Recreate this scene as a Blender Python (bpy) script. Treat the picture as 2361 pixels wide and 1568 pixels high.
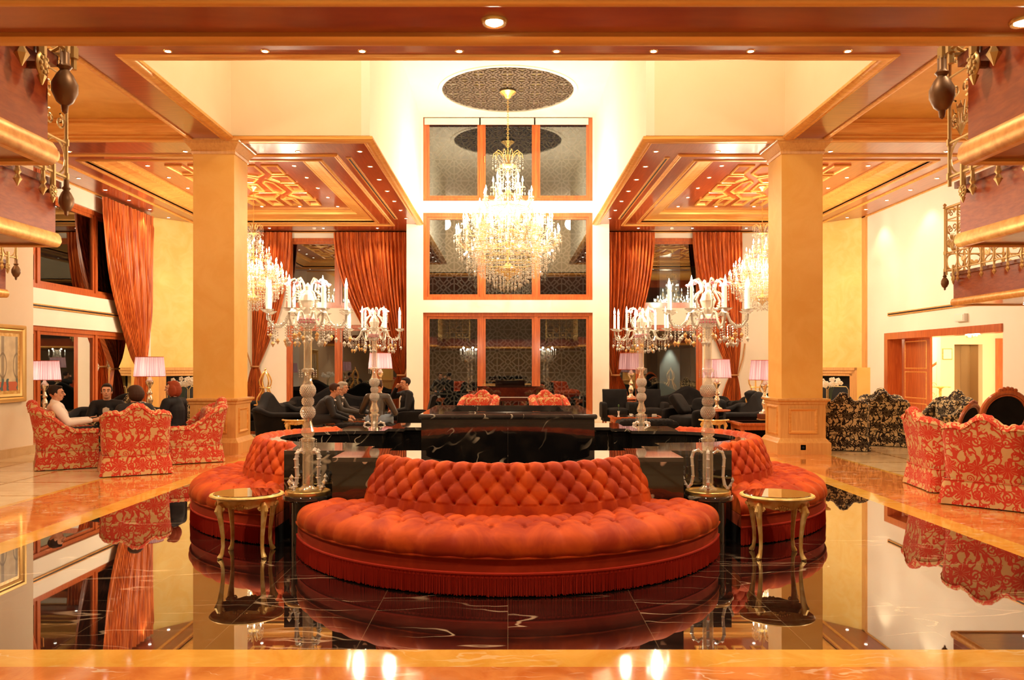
import bpy, bmesh, math, random
from mathutils import Vector, Matrix, Euler
from mathutils.geometry import tessellate_polygon
for o in list(bpy.data.objects): bpy.data.objects.remove(o, do_unlink=True)
S = bpy.context.scene
COL = S.collection
PI = math.pi
R = math.radians
rnd = random.Random(7)
EYE = 1.55
F = 1850.0
# ---------------------------------------------------------------- camera
cd = bpy.data.cameras.new('camera'); cam = bpy.data.objects.new('camera', cd); COL.objects.link(cam)
cam.location = (0, 0, EYE); cam.rotation_euler = (PI/2, 0, 0)
cd.sensor_width = 36; cd.lens = F/2361*36
cd.shift_x = (1180.5-1171)/2361; cd.shift_y = (843-784)/2361
cd.clip_end = 120; cd.clip_start = .05
S.camera = cam
# ---------------------------------------------------------------- world, exposure
w = bpy.data.worlds.new('night'); S.world = w; w.use_nodes = True
w.node_tree.nodes['Background'].inputs[0].default_value = (.02, .03, .05, 1)
w.node_tree.nodes['Background'].inputs[1].default_value = .3
S.view_settings.view_transform = 'Standard'; S.view_settings.look = 'None'
S.view_settings.gamma = 1; S.view_settings.use_curve_mapping = False
S.view_settings.exposure = 0.42
try:
    S.cycles.use_denoising = True
    S.cycles.max_bounces = 9; S.cycles.diffuse_bounces = 4; S.cycles.glossy_bounces = 5
    S.cycles.transmission_bounces = 8; S.cycles.transparent_max_bounces = 14
    S.cycles.sample_clamp_indirect = 6; S.cycles.caustics_reflective = False; S.cycles.caustics_refractive = False
    S.cycles.use_light_tree = True
except Exception as e: print(e)
WARM = (1, .79, .52)
def point(name, loc, power, radius=.1, color=WARM, parent=None):
    l = bpy.data.lights.new(name, 'POINT'); l.energy = power; l.shadow_soft_size = radius; l.color = color
    o = bpy.data.objects.new(name, l); o.location = loc; COL.objects.link(o)
    if parent: o.parent = parent
    return o
def spot(name, loc, power, angle=110, color=WARM, radius=.04, blend=.6):
    l = bpy.data.lights.new(name, 'SPOT'); l.energy = power; l.spot_size = R(angle); l.spot_blend = blend
    l.shadow_soft_size = radius; l.color = color
    o = bpy.data.objects.new(name, l); o.location = loc; COL.objects.link(o)
    return o
def area(name, loc, power, sx, sy, rot=(0,0,0), color=WARM):
    l = bpy.data.lights.new(name, 'AREA'); l.energy = power; l.shape = 'RECTANGLE'; l.size = sx; l.size_y = sy; l.color = color
    o = bpy.data.objects.new(name, l); o.location = loc; o.rotation_euler = rot; COL.objects.link(o)
    return o
# light levels (watts): one place to tune
PW = dict(chand=620, side=430, candelabra=30, down=40, front=60, lobby=200, tlamp=40, near=25, mezz=260, cove=150)
# added fill spots without fittings, brightening the hall above the gallery and under it
for x in (-7.2, -3.6, 0, 3.6, 7.2):
    for y in (3.5, 7.5):
        spot('hall_fill', (x, y, 5.4), PW['mezz'], 140, radius=.12)
for x in (-4.5, -1.5, 1.5, 4.5):
    spot('gallery_fill', (x, -1.5, 2.35), PW['lobby']*.5, 150, radius=.12)
for s_ in (-1, 1):
    point('void_fill', (s_*2.6, 12.0, 7.4), 72, .25, (1,.80,.58))  # added unseen fill for the void walls, no fitting hangs here
    point('bay_fill', (s_*7.6, 9.0, 4.5), 110, .25)  # added out of view to brighten the recessed bay ceilings, no lamp modelled
# ---------------------------------------------------------------- node maths
class E:
    nt = None
    def __init__(s, v): s.v = v
    def _b(s, op, o=None, o2=None, clamp=False):
        n = E.nt.nodes.new('ShaderNodeMath'); n.operation = op; n.use_clamp = clamp
        for i, q in enumerate((s, o, o2)):
            if q is None: continue
            q = q.v if isinstance(q, E) else q
            if isinstance(q, (int, float)): n.inputs[i].default_value = q
            else: E.nt.links.new(q, n.inputs[i])
        return E(n.outputs[0])
    def __add__(s, o): return s._b('ADD', o)
    __radd__ = __add__
    def __sub__(s, o): return s._b('SUBTRACT', o)
    def __rsub__(s, o): return E(o)._b('SUBTRACT', s)
    def __mul__(s, o): return s._b('MULTIPLY', o)
    __rmul__ = __mul__
    def __truediv__(s, o): return s._b('DIVIDE', o)
    def __lt__(s, o): return s._b('LESS_THAN', o)
    def __gt__(s, o): return s._b('GREATER_THAN', o)
    def abs(s): return s._b('ABSOLUTE')
    def frac(s): return s._b('FRACT')
    def floor(s): return s._b('FLOOR')
    def sin(s): return s._b('SINE')
    def cos(s): return s._b('COSINE')
    def sqrt(s): return s._b('SQRT')
    def pow(s, o): return s._b('POWER', o)
    def max(s, o): return s._b('MAXIMUM', o)
    def min(s, o): return s._b('MINIMUM', o)
    def clamp(s): return s._b('ADD', 0.0, clamp=True)
def atan2(a, b): return a._b('ARCTAN2', b)
def smooth(e, a, b):
    n = E.nt.nodes.new('ShaderNodeMapRange'); n.interpolation_type = 'SMOOTHSTEP'
    E.nt.links.new(e.v, n.inputs[0]); n.inputs[1].default_value = a; n.inputs[2].default_value = b
    return E(n.outputs[0])
def coords(kind='Object', scale=(1,1,1), rot=(0,0,0), loc=(0,0,0)):
    nt = E.nt
    t = nt.nodes.new('ShaderNodeTexCoord'); m = nt.nodes.new('ShaderNodeMapping')
    m.inputs['Scale'].default_value = scale; m.inputs['Rotation'].default_value = rot; m.inputs['Location'].default_value = loc
    nt.links.new(t.outputs[kind], m.inputs[0]); return m.outputs[0]
def geo_pos(scale=(1,1,1), rot=(0,0,0)):
    nt = E.nt
    t = nt.nodes.new('ShaderNodeNewGeometry'); m = nt.nodes.new('ShaderNodeMapping')
    m.inputs['Scale'].default_value = scale; m.inputs['Rotation'].default_value = rot
    nt.links.new(t.outputs['Position'], m.inputs[0]); return m.outputs[0]
def xyz(v):
    n = E.nt.nodes.new('ShaderNodeSeparateXYZ'); E.nt.links.new(v, n.inputs[0])
    return E(n.outputs[0]), E(n.outputs[1]), E(n.outputs[2])
def noise(v, scale=5, detail=3, rough=.5, dist=0):
    n = E.nt.nodes.new('ShaderNodeTexNoise'); E.nt.links.new(v, n.inputs['Vector'])
    n.inputs['Scale'].default_value = scale; n.inputs['Detail'].default_value = detail
    n.inputs['Roughness'].default_value = rough; n.inputs['Distortion'].default_value = dist
    return E(n.outputs[0])
def combine(a, b, c=0.0):
    n = E.nt.nodes.new('ShaderNodeCombineXYZ')
    for i, q in enumerate((a, b, c)):
        if isinstance(q, E): E.nt.links.new(q.v, n.inputs[i])
        else: n.inputs[i].default_value = q
    return n.outputs[0]
def mixc(f, a, b):
    n = E.nt.nodes.new('ShaderNodeMix'); n.data_type = 'RGBA'
    if isinstance(f, E): E.nt.links.new(f.v, n.inputs[0])
    else: n.inputs[0].default_value = f
    for i, q in ((6, a), (7, b)):
        if isinstance(q, tuple): n.inputs[i].default_value = (*q, 1)
        else: E.nt.links.new(q, n.inputs[i])
    return n.outputs[2]
M = {}
def mat(name, base=(.8,.8,.8), rough=.5, metal=0, spec=.5, fn=None, coat=0, sheen=0, sheen_tint=None, trans=0, ior=1.5, alpha=1, emit=None, estr=0, coat_rough=.03):
    m = bpy.data.materials.new(name); m.use_nodes = True; nt = m.node_tree; E.nt = nt
    b = nt.nodes['Principled BSDF']
    b.inputs['Base Color'].default_value = (*base, 1); b.inputs['Roughness'].default_value = rough
    b.inputs['Metallic'].default_value = metal; b.inputs['Specular IOR Level'].default_value = spec
    b.inputs['Coat Weight'].default_value = coat; b.inputs['Coat Roughness'].default_value = coat_rough
    b.inputs['Sheen Weight'].default_value = sheen
    if sheen_tint: b.inputs['Sheen Tint'].default_value = (*sheen_tint, 1); b.inputs['Sheen Roughness'].default_value = .35
    b.inputs['Transmission Weight'].default_value = trans; b.inputs['IOR'].default_value = ior
    b.inputs['Alpha'].default_value = alpha
    if emit: b.inputs['Emission Color'].default_value = (*emit, 1); b.inputs['Emission Strength'].default_value = estr
    if fn:
        r = fn(nt, b)
        if r is not None: nt.links.new(r, b.inputs['Base Color'])
    M[name] = m
    return m
def bump(nt, b, h, strength=.3, dist=.01):
    n = nt.nodes.new('ShaderNodeBump'); n.inputs['Strength'].default_value = strength; n.inputs['Distance'].default_value = dist
    nt.links.new(h.v, n.inputs['Height']); nt.links.new(n.outputs[0], b.inputs['Normal'])

def veins(v, sc=1.0, width=.012, maskt=.5):
    """thin wandering vein lines"""
    x, y, z = xyz(v)
    wob = noise(v, .8*sc, 4, .6)
    a = noise(combine(x*.7+wob*.7, y*3.6+wob*1.1, z*1.8), .9*sc, 2.0, .5)
    ln = smooth((a-.5).abs(), width, width*.25)
    mk = smooth(noise(v, 1.1*sc, 2), maskt-.04, maskt+.1)
    return (ln*mk)
def wood_fn(c1, c2, axis='x', sc=1.0):
    def f(nt, b):
        s = {'x': (1.0,14,14), 'y': (14,1.0,14), 'z': (14,14,1.0)}[axis]
        v = geo_pos((s[0]*sc, s[1]*sc, s[2]*sc))
        n1 = noise(v, 2.2, 5, .6, .4)
        return mixc(smooth(n1, .3, .7), c1, c2)
    return f
RW1, RW2 = (.24,.032,.009), (.36,.066,.016)
mat('wood_x', rough=.28, coat=.7, coat_rough=.12, fn=wood_fn(RW1, RW2, 'x'))
mat('wood_y', rough=.28, coat=.7, coat_rough=.12, fn=wood_fn(RW1, RW2, 'y'))
mat('wood_z', rough=.3, coat=.5, coat_rough=.12, fn=wood_fn((.42,.085,.02), (.58,.15,.035), 'z'))
def wood_band(nt, b):
    n1 = noise(geo_pos((1.3, 5.0, 22)), 2.0, 5, .6, .3)
    return mixc(smooth(n1, .3, .7), RW1, RW2)
mat('wood_fascia', rough=.30, coat=.6, coat_rough=.12, fn=wood_band)
mat('wood_dark', rough=.3, coat=.4, fn=wood_fn((.14,.025,.01), (.22,.05,.018), 'x'))
mat('gilt_bead', (.80,.40,.10), .32, .35, fn=wood_fn((.72,.32,.07), (.88,.50,.14), 'x', .6))
mat('gold', (.86,.58,.20), .3, .85)
mat('gold_paint', (.82,.52,.16), .34, .25, fn=lambda nt,b: mixc(smooth(noise(coords(),14,3),.35,.7), (.80,.46,.11), (1.0,.72,.28)))
mat('iron_gold', (.62,.42,.16), .38, .6)
mat('finial_dark', (.20,.10,.04), .45, .5)
mat('brass', (.80,.55,.22), .25, .9)
def plaster(c1, c2, sc):
    def f(nt, b):
        v = geo_pos()
        n = noise(v, sc, 5, .6, 1.2)
        return mixc(smooth(n, .3, .7), c1, c2)
    return f
mat('cream_wall', rough=.7, fn=plaster((.87,.72,.50), (.89,.75,.54), .6))
mat('white_wall', rough=.7, fn=plaster((.88,.82,.68), (.90,.84,.71), .6))
mat('gold_plaster', rough=.5, fn=plaster((.86,.58,.14), (.90,.67,.22), 2.2))
mat('column_plaster', rough=.5, fn=plaster((.82,.45,.09), (.87,.52,.13), 1.6))
mat('column_wood', rough=.35, coat=.3, fn=wood_fn((.66,.33,.09), (.76,.42,.13), 'z'))
mat('gold_ceiling', rough=.5, fn=plaster((.72,.36,.06), (.80,.44,.09), 1.5))
mat('stone_base', rough=.35, fn=plaster((.60,.40,.19), (.68,.48,.25), 3))

def floor_black(nt, b):
    v = geo_pos(); x, y, z = xyz(v)
    jx = ((x/.83+.5).frac()-.5).abs(); jy = (((y-4.378)/.915+.5).frac()-.5).abs()
    jt = smooth(jx.min(jy), .0035, .0015)
    tx = (x/.83+.5-.5).floor(); ty = ((y-4.378)/.915).floor()
    off = (tx*12.9+ty*7.3).sin()*5
    v2 = combine(x+off, y+off*.7, 0.0)
    ve = veins(v2, .9, .010, .50)
    c = mixc(smooth(noise(v2, 3, 4), .4, .75), (.010,.006,.005), (.030,.014,.010))
    c = mixc(ve*.8, c, (.55,.40,.26)); c = mixc(jt*.35, c, (.4,.28,.16))
    return c
mat('marble_floor_black', rough=.02, spec=1.0, coat=1.0, ior=1.6, fn=floor_black, coat_rough=.01)
def marble_black(nt, b):
    v = geo_pos(rot=(.5,.9,.3))
    ve = veins(v, 1.5, .012, .5)
    c = mixc(smooth(noise(v, 4, 4), .4, .75), (.006,.005,.005), (.02,.014,.010))
    return mixc(ve*.85, c, (.62,.48,.32))
mat('marble_black', rough=.05, spec=.8, coat=.6, fn=marble_black)
def marble_top(nt, b):
    v = geo_pos(rot=(.1,.2,.7))
    ve = veins(v, 1.6, .014, .48)
    c = mixc(smooth(noise(v, 5, 4), .4, .75), (.030,.022,.018), (.06,.045,.034))
    return mixc(ve*.7, c, (.6,.48,.34))
mat('marble_top', rough=.04, spec=1.0, coat=1.0, fn=marble_top)
def marble_gold(nt, b):
    v = geo_pos(); n = noise(v, 2.5, 5, .65, 1)
    c = mixc(smooth(n,.3,.7), (.70,.34,.04), (.82,.47,.09))
    return mixc(veins(v, 2.0, .02, .5)*.5, c, (.85,.66,.35))
mat('marble_gold', rough=.07, spec=.5, coat=.15, fn=marble_gold)
def marble_orange(nt, b):
    v = geo_pos(); n = noise(v, 3, 5, .65, 1)
    c = mixc(smooth(n,.3,.7), (.56,.16,.03), (.74,.28,.07))
    x, y, z = xyz(v)
    jt = smooth((((x)/1.0+.5).frac()-.5).abs(), .003, .001)
    return mixc(veins(v, 2.3, .022, .5)*.8, c, (.85,.62,.42))
mat('marble_orange', rough=.07, spec=.5, coat=.15, fn=marble_orange)
def marble_cream(nt, b):
    v = geo_pos(); x, y, z = xyz(v); n = noise(v, 3, 5, .6, 1)
    c = mixc(smooth(n,.3,.7), (.66,.47,.25), (.76,.58,.34))
    j = (((x/1.1+.5).frac()-.5).abs()).min((((y-.75)/1.1+.5).frac()-.5).abs())
    return mixc(smooth(j, .028, .022), c, (.42,.22,.05))
mat('marble_cream', rough=.10, spec=.4, coat=.0, fn=marble_cream)

# velvet
def velvet_fn(c1, c2):
    def f(nt, b):
        v = coords('Object')
        return mixc(smooth(noise(v, 3.5, 4, .6, .6), .35, .7), c1, c2)
    return f
mat('velvet_orange', rough=.65, spec=.2, sheen=.25, sheen_tint=(1,.34,.05), fn=velvet_fn((.36,.030,.004), (.62,.085,.007)))
mat('velvet_band', rough=.7, spec=.2, sheen=.4, sheen_tint=(1,.3,.15), fn=velvet_fn((.38,.032,.008), (.50,.05,.012)))
mat('fringe_red', (.52,.035,.014), .7, spec=.2, sheen=.2, sheen_tint=(1,.2,.1))
mat('velvet_black', rough=.85, spec=.15, sheen=.12, sheen_tint=(.5,.4,.3), fn=velvet_fn((.006,.005,.005), (.012,.010,.009)))
def damask(bg, fg, P=.29, seed=0.0):
    def f(nt, b):
        u, v, _ = xyz(coords('UV'))
        nz = noise(combine(u, v), 9, 2); nz2 = noise(combine(u+7.3, v+3.1), 9, 2)
        u = u + (nz-.5)*.035; v = v + (nz2-.5)*.035
        cy = (v/P).floor()
        par = (cy*.5).frac()
        uu = ((u/P + par + .25).frac()-.5)*P; vv = ((v/P).frac()-.5)*P
        r = (uu*uu+vv*vv).sqrt(); th = atan2(vv, uu)
        pet = r < (((th*3.0+nz*3.0).cos().abs())*.30+.34)*(P*.52)
        core = r < P*.045
        flower = pet - core*.0
        # spirals between flowers
        def spiral(du, dv, sg, rad):
            a = ((u/P + par + .25 + du).frac()-.5)*P; bb = ((v/P + dv).frac()-.5)*P
            rr = (a*a+bb*bb).sqrt(); tt = atan2(bb*sg, a)
            s = (rr/(rad*.50) - tt/(2*PI)).frac()
            return (s > .50) * (rr < rad)
        s1 = spiral(.5, 0.0, 1, P*.235)
        s2 = spiral(.25, .42, -1, P*.15)
        nn = noise(combine(u*1.0, v*.75), 6.5, 1.5)
        vine = ((nn-.5).abs() < .030).max((noise(combine(u+3.7, v*.8+1.9), 7.5, 1)-.47).abs() < .026).max(noise(combine(u*1.3+9, v), 11, 1) > .635)
        m = flower.max(s1).max(s2).max(vine)
        c = mixc(m, bg, fg)
        # small vein lines inside the petals
        vl = ((th*12.0).sin() > .82)*pet*(r > P*.08)
        return mixc(vl*.55, c, bg)
    return f
mat('damask_red', rough=.75, spec=.2, sheen=.1, fn=damask((.62,.40,.17), (.56,.050,.022)))
mat('damask_black', rough=.75, spec=.2, sheen=.1, fn=damask((.62,.48,.25), (.016,.010,.008), .26))
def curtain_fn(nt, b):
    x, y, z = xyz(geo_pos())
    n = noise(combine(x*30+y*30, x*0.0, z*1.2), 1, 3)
    return mixc(smooth(n,.35,.65), (.36,.06,.012), (.80,.21,.04))  # dark vertical streaks paint the shade of the folds into the silk
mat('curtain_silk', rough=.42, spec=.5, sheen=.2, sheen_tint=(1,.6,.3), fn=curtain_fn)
mat('rope', (.45,.22,.08), .7)
# glass and crystal
mat('crystal', (.55,.48,.38), .08, spec=1.0, alpha=.60)
mat('crystal_bead', (.9,.82,.70), .08, spec=1.0, metal=.4, alpha=.75)
mat('crystal_stem', (1,.86,.62), .06, spec=1.0, metal=.55, alpha=.42)
mat('crystal_gold', (.62,.40,.13), .15, spec=1.0, alpha=.7)
mat('crystal_amber', (.75,.42,.14), .05, spec=1.0, alpha=.7)
mat('crystal_pink', (.85,.25,.35), .1, spec=1.0, alpha=.6)
mat('candle', (.95,.92,.84), .5, emit=(1,.86,.62), estr=.35)
def only_emit(name, col, st):
    m = bpy.data.materials.new(name); m.use_nodes = True; nt = m.node_tree; nt.nodes.clear()
    o = nt.nodes.new('ShaderNodeOutputMaterial'); e = nt.nodes.new('ShaderNodeEmission')
    e.inputs[0].default_value = (*col, 1); e.inputs[1].default_value = st; nt.links.new(e.outputs[0], o.inputs[0])
    m.cycles.emission_sampling = 'NONE'; M[name] = m; return m
only_emit('flame', (1,.88,.62), 18)
only_emit('bulb', (1,.93,.78), 14)
only_emit('bulb_near', (1,.96,.88), 30)
only_emit('screen_blue', (.15,.35,1), 2.5)
def pane_mat(name, tint, gl):
    m = bpy.data.materials.new(name); m.use_nodes = True; nt = m.node_tree; nt.nodes.clear()
    o = nt.nodes.new('ShaderNodeOutputMaterial'); t = nt.nodes.new('ShaderNodeBsdfTransparent'); g = nt.nodes.new('ShaderNodeBsdfGlossy')
    t.inputs[0].default_value = (*tint, 1); g.inputs[0].default_value = (.9,.95,.95, 1); g.inputs['Roughness'].default_value = .0
    fr = nt.nodes.new('ShaderNodeFresnel'); fr.inputs[0].default_value = 1.5
    ad = nt.nodes.new('ShaderNodeMath'); ad.operation = 'ADD'; ad.use_clamp = True; ad.inputs[1].default_value = gl
    nt.links.new(fr.outputs[0], ad.inputs[0])
    mx = nt.nodes.new('ShaderNodeMixShader'); nt.links.new(ad.outputs[0], mx.inputs[0])
    nt.links.new(t.outputs[0], mx.inputs[1]); nt.links.new(g.outputs[0], mx.inputs[2]); nt.links.new(mx.outputs[0], o.inputs[0])
    M[name] = m
pane_mat('window_glass', (.62,.66,.64), .20)
pane_mat('table_glass', (.95,1,.97), .50)
mat('night_dark', (.012,.014,.016), .9)
mat('lattice', (.22,.20,.18), .5)
mat('lattice_ceiling', (.20,.15,.11), .5, .4)
mat('recess_gold', (.50,.38,.18), .7)
mat('white_paint', (.80,.78,.72), .5)
mat('blind', (.85,.80,.66), .7)
mat('black_lacquer', (.006,.005,.005), .05, spec=.8, coat=1)
mat('black', (.01,.01,.01), .6)
mat('grille', (.05,.03,.015), .6)
def shade_m():
    m = bpy.data.materials.new('lamp_shade'); m.use_nodes = True; nt = m.node_tree; nt.nodes.clear(); E.nt = nt
    o = nt.nodes.new('ShaderNodeOutputMaterial'); d = nt.nodes.new('ShaderNodeBsdfDiffuse'); t = nt.nodes.new('ShaderNodeBsdfTranslucent')
    x, y, z = xyz(coords('Object')); th = atan2(y, x)
    st = noise(combine(th*22, z*.8), 1, 2)
    c = mixc(smooth(st,.3,.7), (.26,.14,.17), (.54,.36,.38))
    nt.links.new(c, d.inputs[0]); nt.links.new(c, t.inputs[0])
    mx = nt.nodes.new('ShaderNodeMixShader'); mx.inputs[0].default_value = .62
    nt.links.new(d.outputs[0], mx.inputs[1]); nt.links.new(t.outputs[0], mx.inputs[2]); nt.links.new(mx.outputs[0], o.inputs[0]); M['lamp_shade'] = m
shade_m()
mat('silver_base', (.82,.72,.55), .2, .9)
mat('skin', (.62,.30,.17), .5, spec=.3)
mat('skin_pale', (.70,.36,.22), .5, spec=.3)
for n, c in dict(shirt_white=(.92,.84,.76), cloth_black=(.012,.011,.012), suit_dark=(.022,.020,.020), suit_grey=(.07,.06,.05), leather=(.045,.035,.024),
                 jeans=(.20,.26,.34), hair_dark=(.022,.011,.007), hair_grey=(.42,.38,.32), hair_red=(.28,.045,.012), hair_brown=(.05,.02,.01), eye_white=(.7,.65,.6), lips=(.40,.10,.07),
                 shirt_stripe=(.60,.50,.38), plaid=(.30,.20,.12), shoe=(.01,.008,.006)).items():
    mat(n, c, .35 if n == 'leather' else .7, spec=.6 if n == 'leather' else .25)
mat('porcelain', (.85,.82,.75), .2)
mat('petal', (.92,.90,.82), .6)
mat('leaf', (.05,.12,.03), .5)
mat('lift_steel', (.45,.32,.16), .35, .5)
mat('paper', (.85,.78,.62), .7)
# ---------------------------------------------------------------- mesh helpers
class MB:
    def __init__(s): s.v = []; s.f = []; s.m = []; s.cm = 0
    def add(s, vs, fs):
        b = len(s.v); s.v += [tuple(p) for p in vs]; s.f += [tuple(i+b for i in f) for f in fs]; s.m += [s.cm]*len(fs); return s
    def box(s, x0, x1, y0, y1, z0, z1):
        vs = [(x, y, z) for z in (z0, z1) for y in (y0, y1) for x in (x0, x1)]
        return s.add(vs, [(0,2,3,1),(4,5,7,6),(0,1,5,4),(2,6,7,3),(0,4,6,2),(1,3,7,5)])
    def obox(s, c, sz, rot=(0,0,0)):
        m = Euler(rot).to_matrix(); c = Vector(c); hx, hy, hz = (q/2 for q in sz)
        vs = [c + m @ Vector((x*hx, y*hy, z*hz)) for z in (-1,1) for y in (-1,1) for x in (-1,1)]
        return s.add(vs, [(0,2,3,1),(4,5,7,6),(0,1,5,4),(2,6,7,3),(0,4,6,2),(1,3,7,5)])
    def tube(s, pts, r, seg=8, closed=False, cap=True, flat=1.0):
        pts = [Vector(p) for p in pts]; n = len(pts)
        rs = r if isinstance(r, (list, tuple)) else [r]*n
        up = None; rings = []
        for i in range(n):
            a = pts[(i-1) % n] if (closed or i > 0) else pts[i]; b = pts[(i+1) % n] if (closed or i < n-1) else pts[i]
            t = (b-a); t = t.normalized() if t.length > 1e-9 else Vector((0,0,1))
            if up is None: up = Vector((0,0,1)) if abs(t.z) < .9 else Vector((1,0,0))
            nrm = up - t*up.dot(t)
            if nrm.length < 1e-6: nrm = Vector((1,0,0)) - t*t.x
            nrm.normalize(); up = nrm; bi = t.cross(nrm)
            rings.append([pts[i] + (nrm*math.cos(2*PI*k/seg) + bi*math.sin(2*PI*k/seg)*flat)*rs[i] for k in range(seg)])
        vs = [p for q in rings for p in q]; fs = []
        for i in range(n if closed else n-1):
            for k in range(seg):
                a = i*seg+k; b = i*seg+(k+1) % seg; c = ((i+1) % n)*seg+(k+1) % seg; d = ((i+1) % n)*seg+k
                fs.append((a,b,c,d))
        if cap and not closed:
            fs.append(tuple(range(seg))[::-1]); fs.append(tuple((n-1)*seg+k for k in range(seg)))
        return s.add(vs, fs)
    def lathe(s, prof, seg=24, c=(0,0,0), ax=1.0, ay=1.0, cap=True):
        vs = []; fs = []; n = len(prof)
        for (r, z) in prof:
            for k in range(seg):
                a = 2*PI*k/seg; vs.append((c[0]+r*ax*math.cos(a), c[1]+r*ay*math.sin(a), c[2]+z))
        for i in range(n-1):
            for k in range(seg):
                fs.append((i*seg+k, i*seg+(k+1) % seg, (i+1)*seg+(k+1) % seg, (i+1)*seg+k))
        if cap and prof[0][0] > 1e-4: fs.append(tuple(range(seg))[::-1])
        if cap and prof[-1][0] > 1e-4: fs.append(tuple((n-1)*seg+k for k in range(seg)))
        return s.add(vs, fs)
    def ell(s, c, r, seg=12, rot=(0,0,0)):
        m = Euler(rot).to_matrix(); c = Vector(c); n = max(4, seg//2); vs = []; fs = []
        r = (r,r,r) if isinstance(r, (int,float)) else r
        vs.append(c + m @ Vector((0,0,-r[2])))
        for i in range(1, n):
            ph = -PI/2+PI*i/n
            for k in range(seg):
                a = 2*PI*k/seg; vs.append(c + m @ Vector((r[0]*math.cos(ph)*math.cos(a), r[1]*math.cos(ph)*math.sin(a), r[2]*math.sin(ph))))
        vs.append(c + m @ Vector((0,0,r[2]))); L = len(vs)-1
        for k in range(seg):
            fs.append((0, 1+(k+1) % seg, 1+k)); fs.append((L, L-seg+k, L-seg+(k+1) % seg))
        for i in range(n-2):
            for k in range(seg):
                fs.append((1+i*seg+k, 1+i*seg+(k+1) % seg, 1+(i+1)*seg+(k+1) % seg, 1+(i+1)*seg+k))
        return s.add(vs, fs)
    def octa(s, c, r, h, h2=None, n=4, a0=0):
        x, y, z = c; h2 = h if h2 is None else h2
        vs = [(x, y, z-h)] + [(x+r*math.cos(a0+2*PI*k/n), y+r*math.sin(a0+2*PI*k/n), z) for k in range(n)] + [(x, y, z+h2)]
        fs = [(0, 1+(k+1) % n, 1+k) for k in range(n)] + [(n+1, 1+k, 1+(k+1) % n) for k in range(n)]
        return s.add(vs, fs)
    def prism(s, poly, z0, z1, top=True, bottom=True):
        n = len(poly); vs = [(x,y,z0) for x,y in poly] + [(x,y,z1) for x,y in poly]
        fs = [(i, (i+1) % n, n+(i+1) % n, n+i) for i in range(n)]
        tr = tessellate_polygon([[Vector((x,y,0)) for x,y in poly]])
        if top: fs += [tuple(n+i for i in t) for t in tr]
        if bottom: fs += [tuple(t)[::-1] for t in tr]
        return s.add(vs, fs)
    def ring_prism(s, outer, inner, z0, z1, sides=True):
        tr = tessellate_polygon([[Vector((x,y,0)) for x,y in outer], [Vector((x,y,0)) for x,y in inner]])
        n, k = len(outer), len(inner); allp = list(outer)+list(inner); T = n+k
        vs = [(x,y,z0) for x,y in allp] + [(x,y,z1) for x,y in allp]
        fs = [tuple(T+i for i in t) for t in tr] + [tuple(t)[::-1] for t in tr]
        if sides:
            fs += [(i, (i+1) % n, T+(i+1) % n, T+i) for i in range(n)]
            fs += [(n+(i+1) % k, n+i, T+n+i, T+n+(i+1) % k) for i in range(k)]
        return s.add(vs, fs)
    def sweep(s, path, prof, closed=False, up=Vector((0,0,1)), flip=1):
        """sweep a profile (offset to the left of travel, height) along a polyline in a horizontal plane, mitred"""
        pts = [Vector(p) for p in path]; n = len(pts); rings = []
        for i in range(n):
            d1 = (pts[i]-pts[i-1]) if (closed or i > 0) else (pts[i+1]-pts[i])
            d2 = (pts[(i+1) % n]-pts[i]) if (closed or i < n-1) else d1
            d1 = d1.normalized(); d2 = d2.normalized()
            n1 = up.cross(d1).normalized(); n2 = up.cross(d2).normalized()
            m = (n1+n2); m = m.normalized() if m.length > 1e-6 else n1
            k = 1/max(.3, m.dot(n1))
            rings.append([pts[i] + m*(o*k*flip) + up*h for o, h in prof])
        q = len(prof); vs = [p for r in rings for p in r]; fs = []
        for i in range(n if closed else n-1):
            j = (i+1) % n
            for k in range(q):
                fs.append((i*q+k, i*q+(k+1) % q, j*q+(k+1) % q, j*q+k))
        if not closed: fs.append(tuple(range(q))[::-1]); fs.append(tuple((n-1)*q+k for k in range(q)))
        return s.add(vs, fs)
    def grid(s, fn, nu, nv, closeu=False):
        vs = [fn(i/(nu if closeu else nu-1), j/(nv-1)) for j in range(nv) for i in range(nu)]; fs = []
        for j in range(nv-1):
            for i in range(nu if closeu else nu-1):
                fs.append((j*nu+i, j*nu+(i+1) % nu, (j+1)*nu+(i+1) % nu, (j+1)*nu+i))
        return s.add(vs, fs)
    def xf(s, mtx, start=0):
        s.v = s.v[:start] + [tuple(mtx @ Vector(p)) for p in s.v[start:]]; return s
    def build(s, name, m, parent=None, smooth=40, uv=False, fixn=True, loc=None, rot=None):
        me = bpy.data.meshes.new(name); me.from_pydata(s.v, [], s.f)
        ms = m if isinstance(m, (list, tuple)) else [m]
        for q in ms: me.materials.append(M[q])
        if len(ms) > 1:
            for p, i in zip(me.polygons, s.m): p.material_index = i
        if fixn:
            bm = bmesh.new(); bm.from_mesh(me); bmesh.ops.recalc_face_normals(bm, faces=bm.faces); bm.to_mesh(me); bm.free()
        if smooth:
            me.polygons.foreach_set('use_smooth', [True]*len(me.polygons))
            try: me.set_sharp_from_angle(angle=R(smooth))
            except Exception: pass
        if uv:
            L = me.uv_layers.new(name='UVMap')
            for p in me.polygons:
                nx, ny, nz = (abs(q) for q in p.normal)
                for li in p.loop_indices:
                    x, y, z = me.vertices[me.loops[li].vertex_index].co
                    if ny >= nx*.9 and ny >= nz*.9: q = (x, z)
                    elif nx >= nz*.9: q = (y+3.1, z)
                    else: q = (x, y+1.7)
                    L.data[li].uv = q
        me.update()
        o = bpy.data.objects.new(name, me); COL.objects.link(o)
        if parent: o.parent = parent
        if loc: o.location = loc
        if rot: o.rotation_euler = rot
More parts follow.
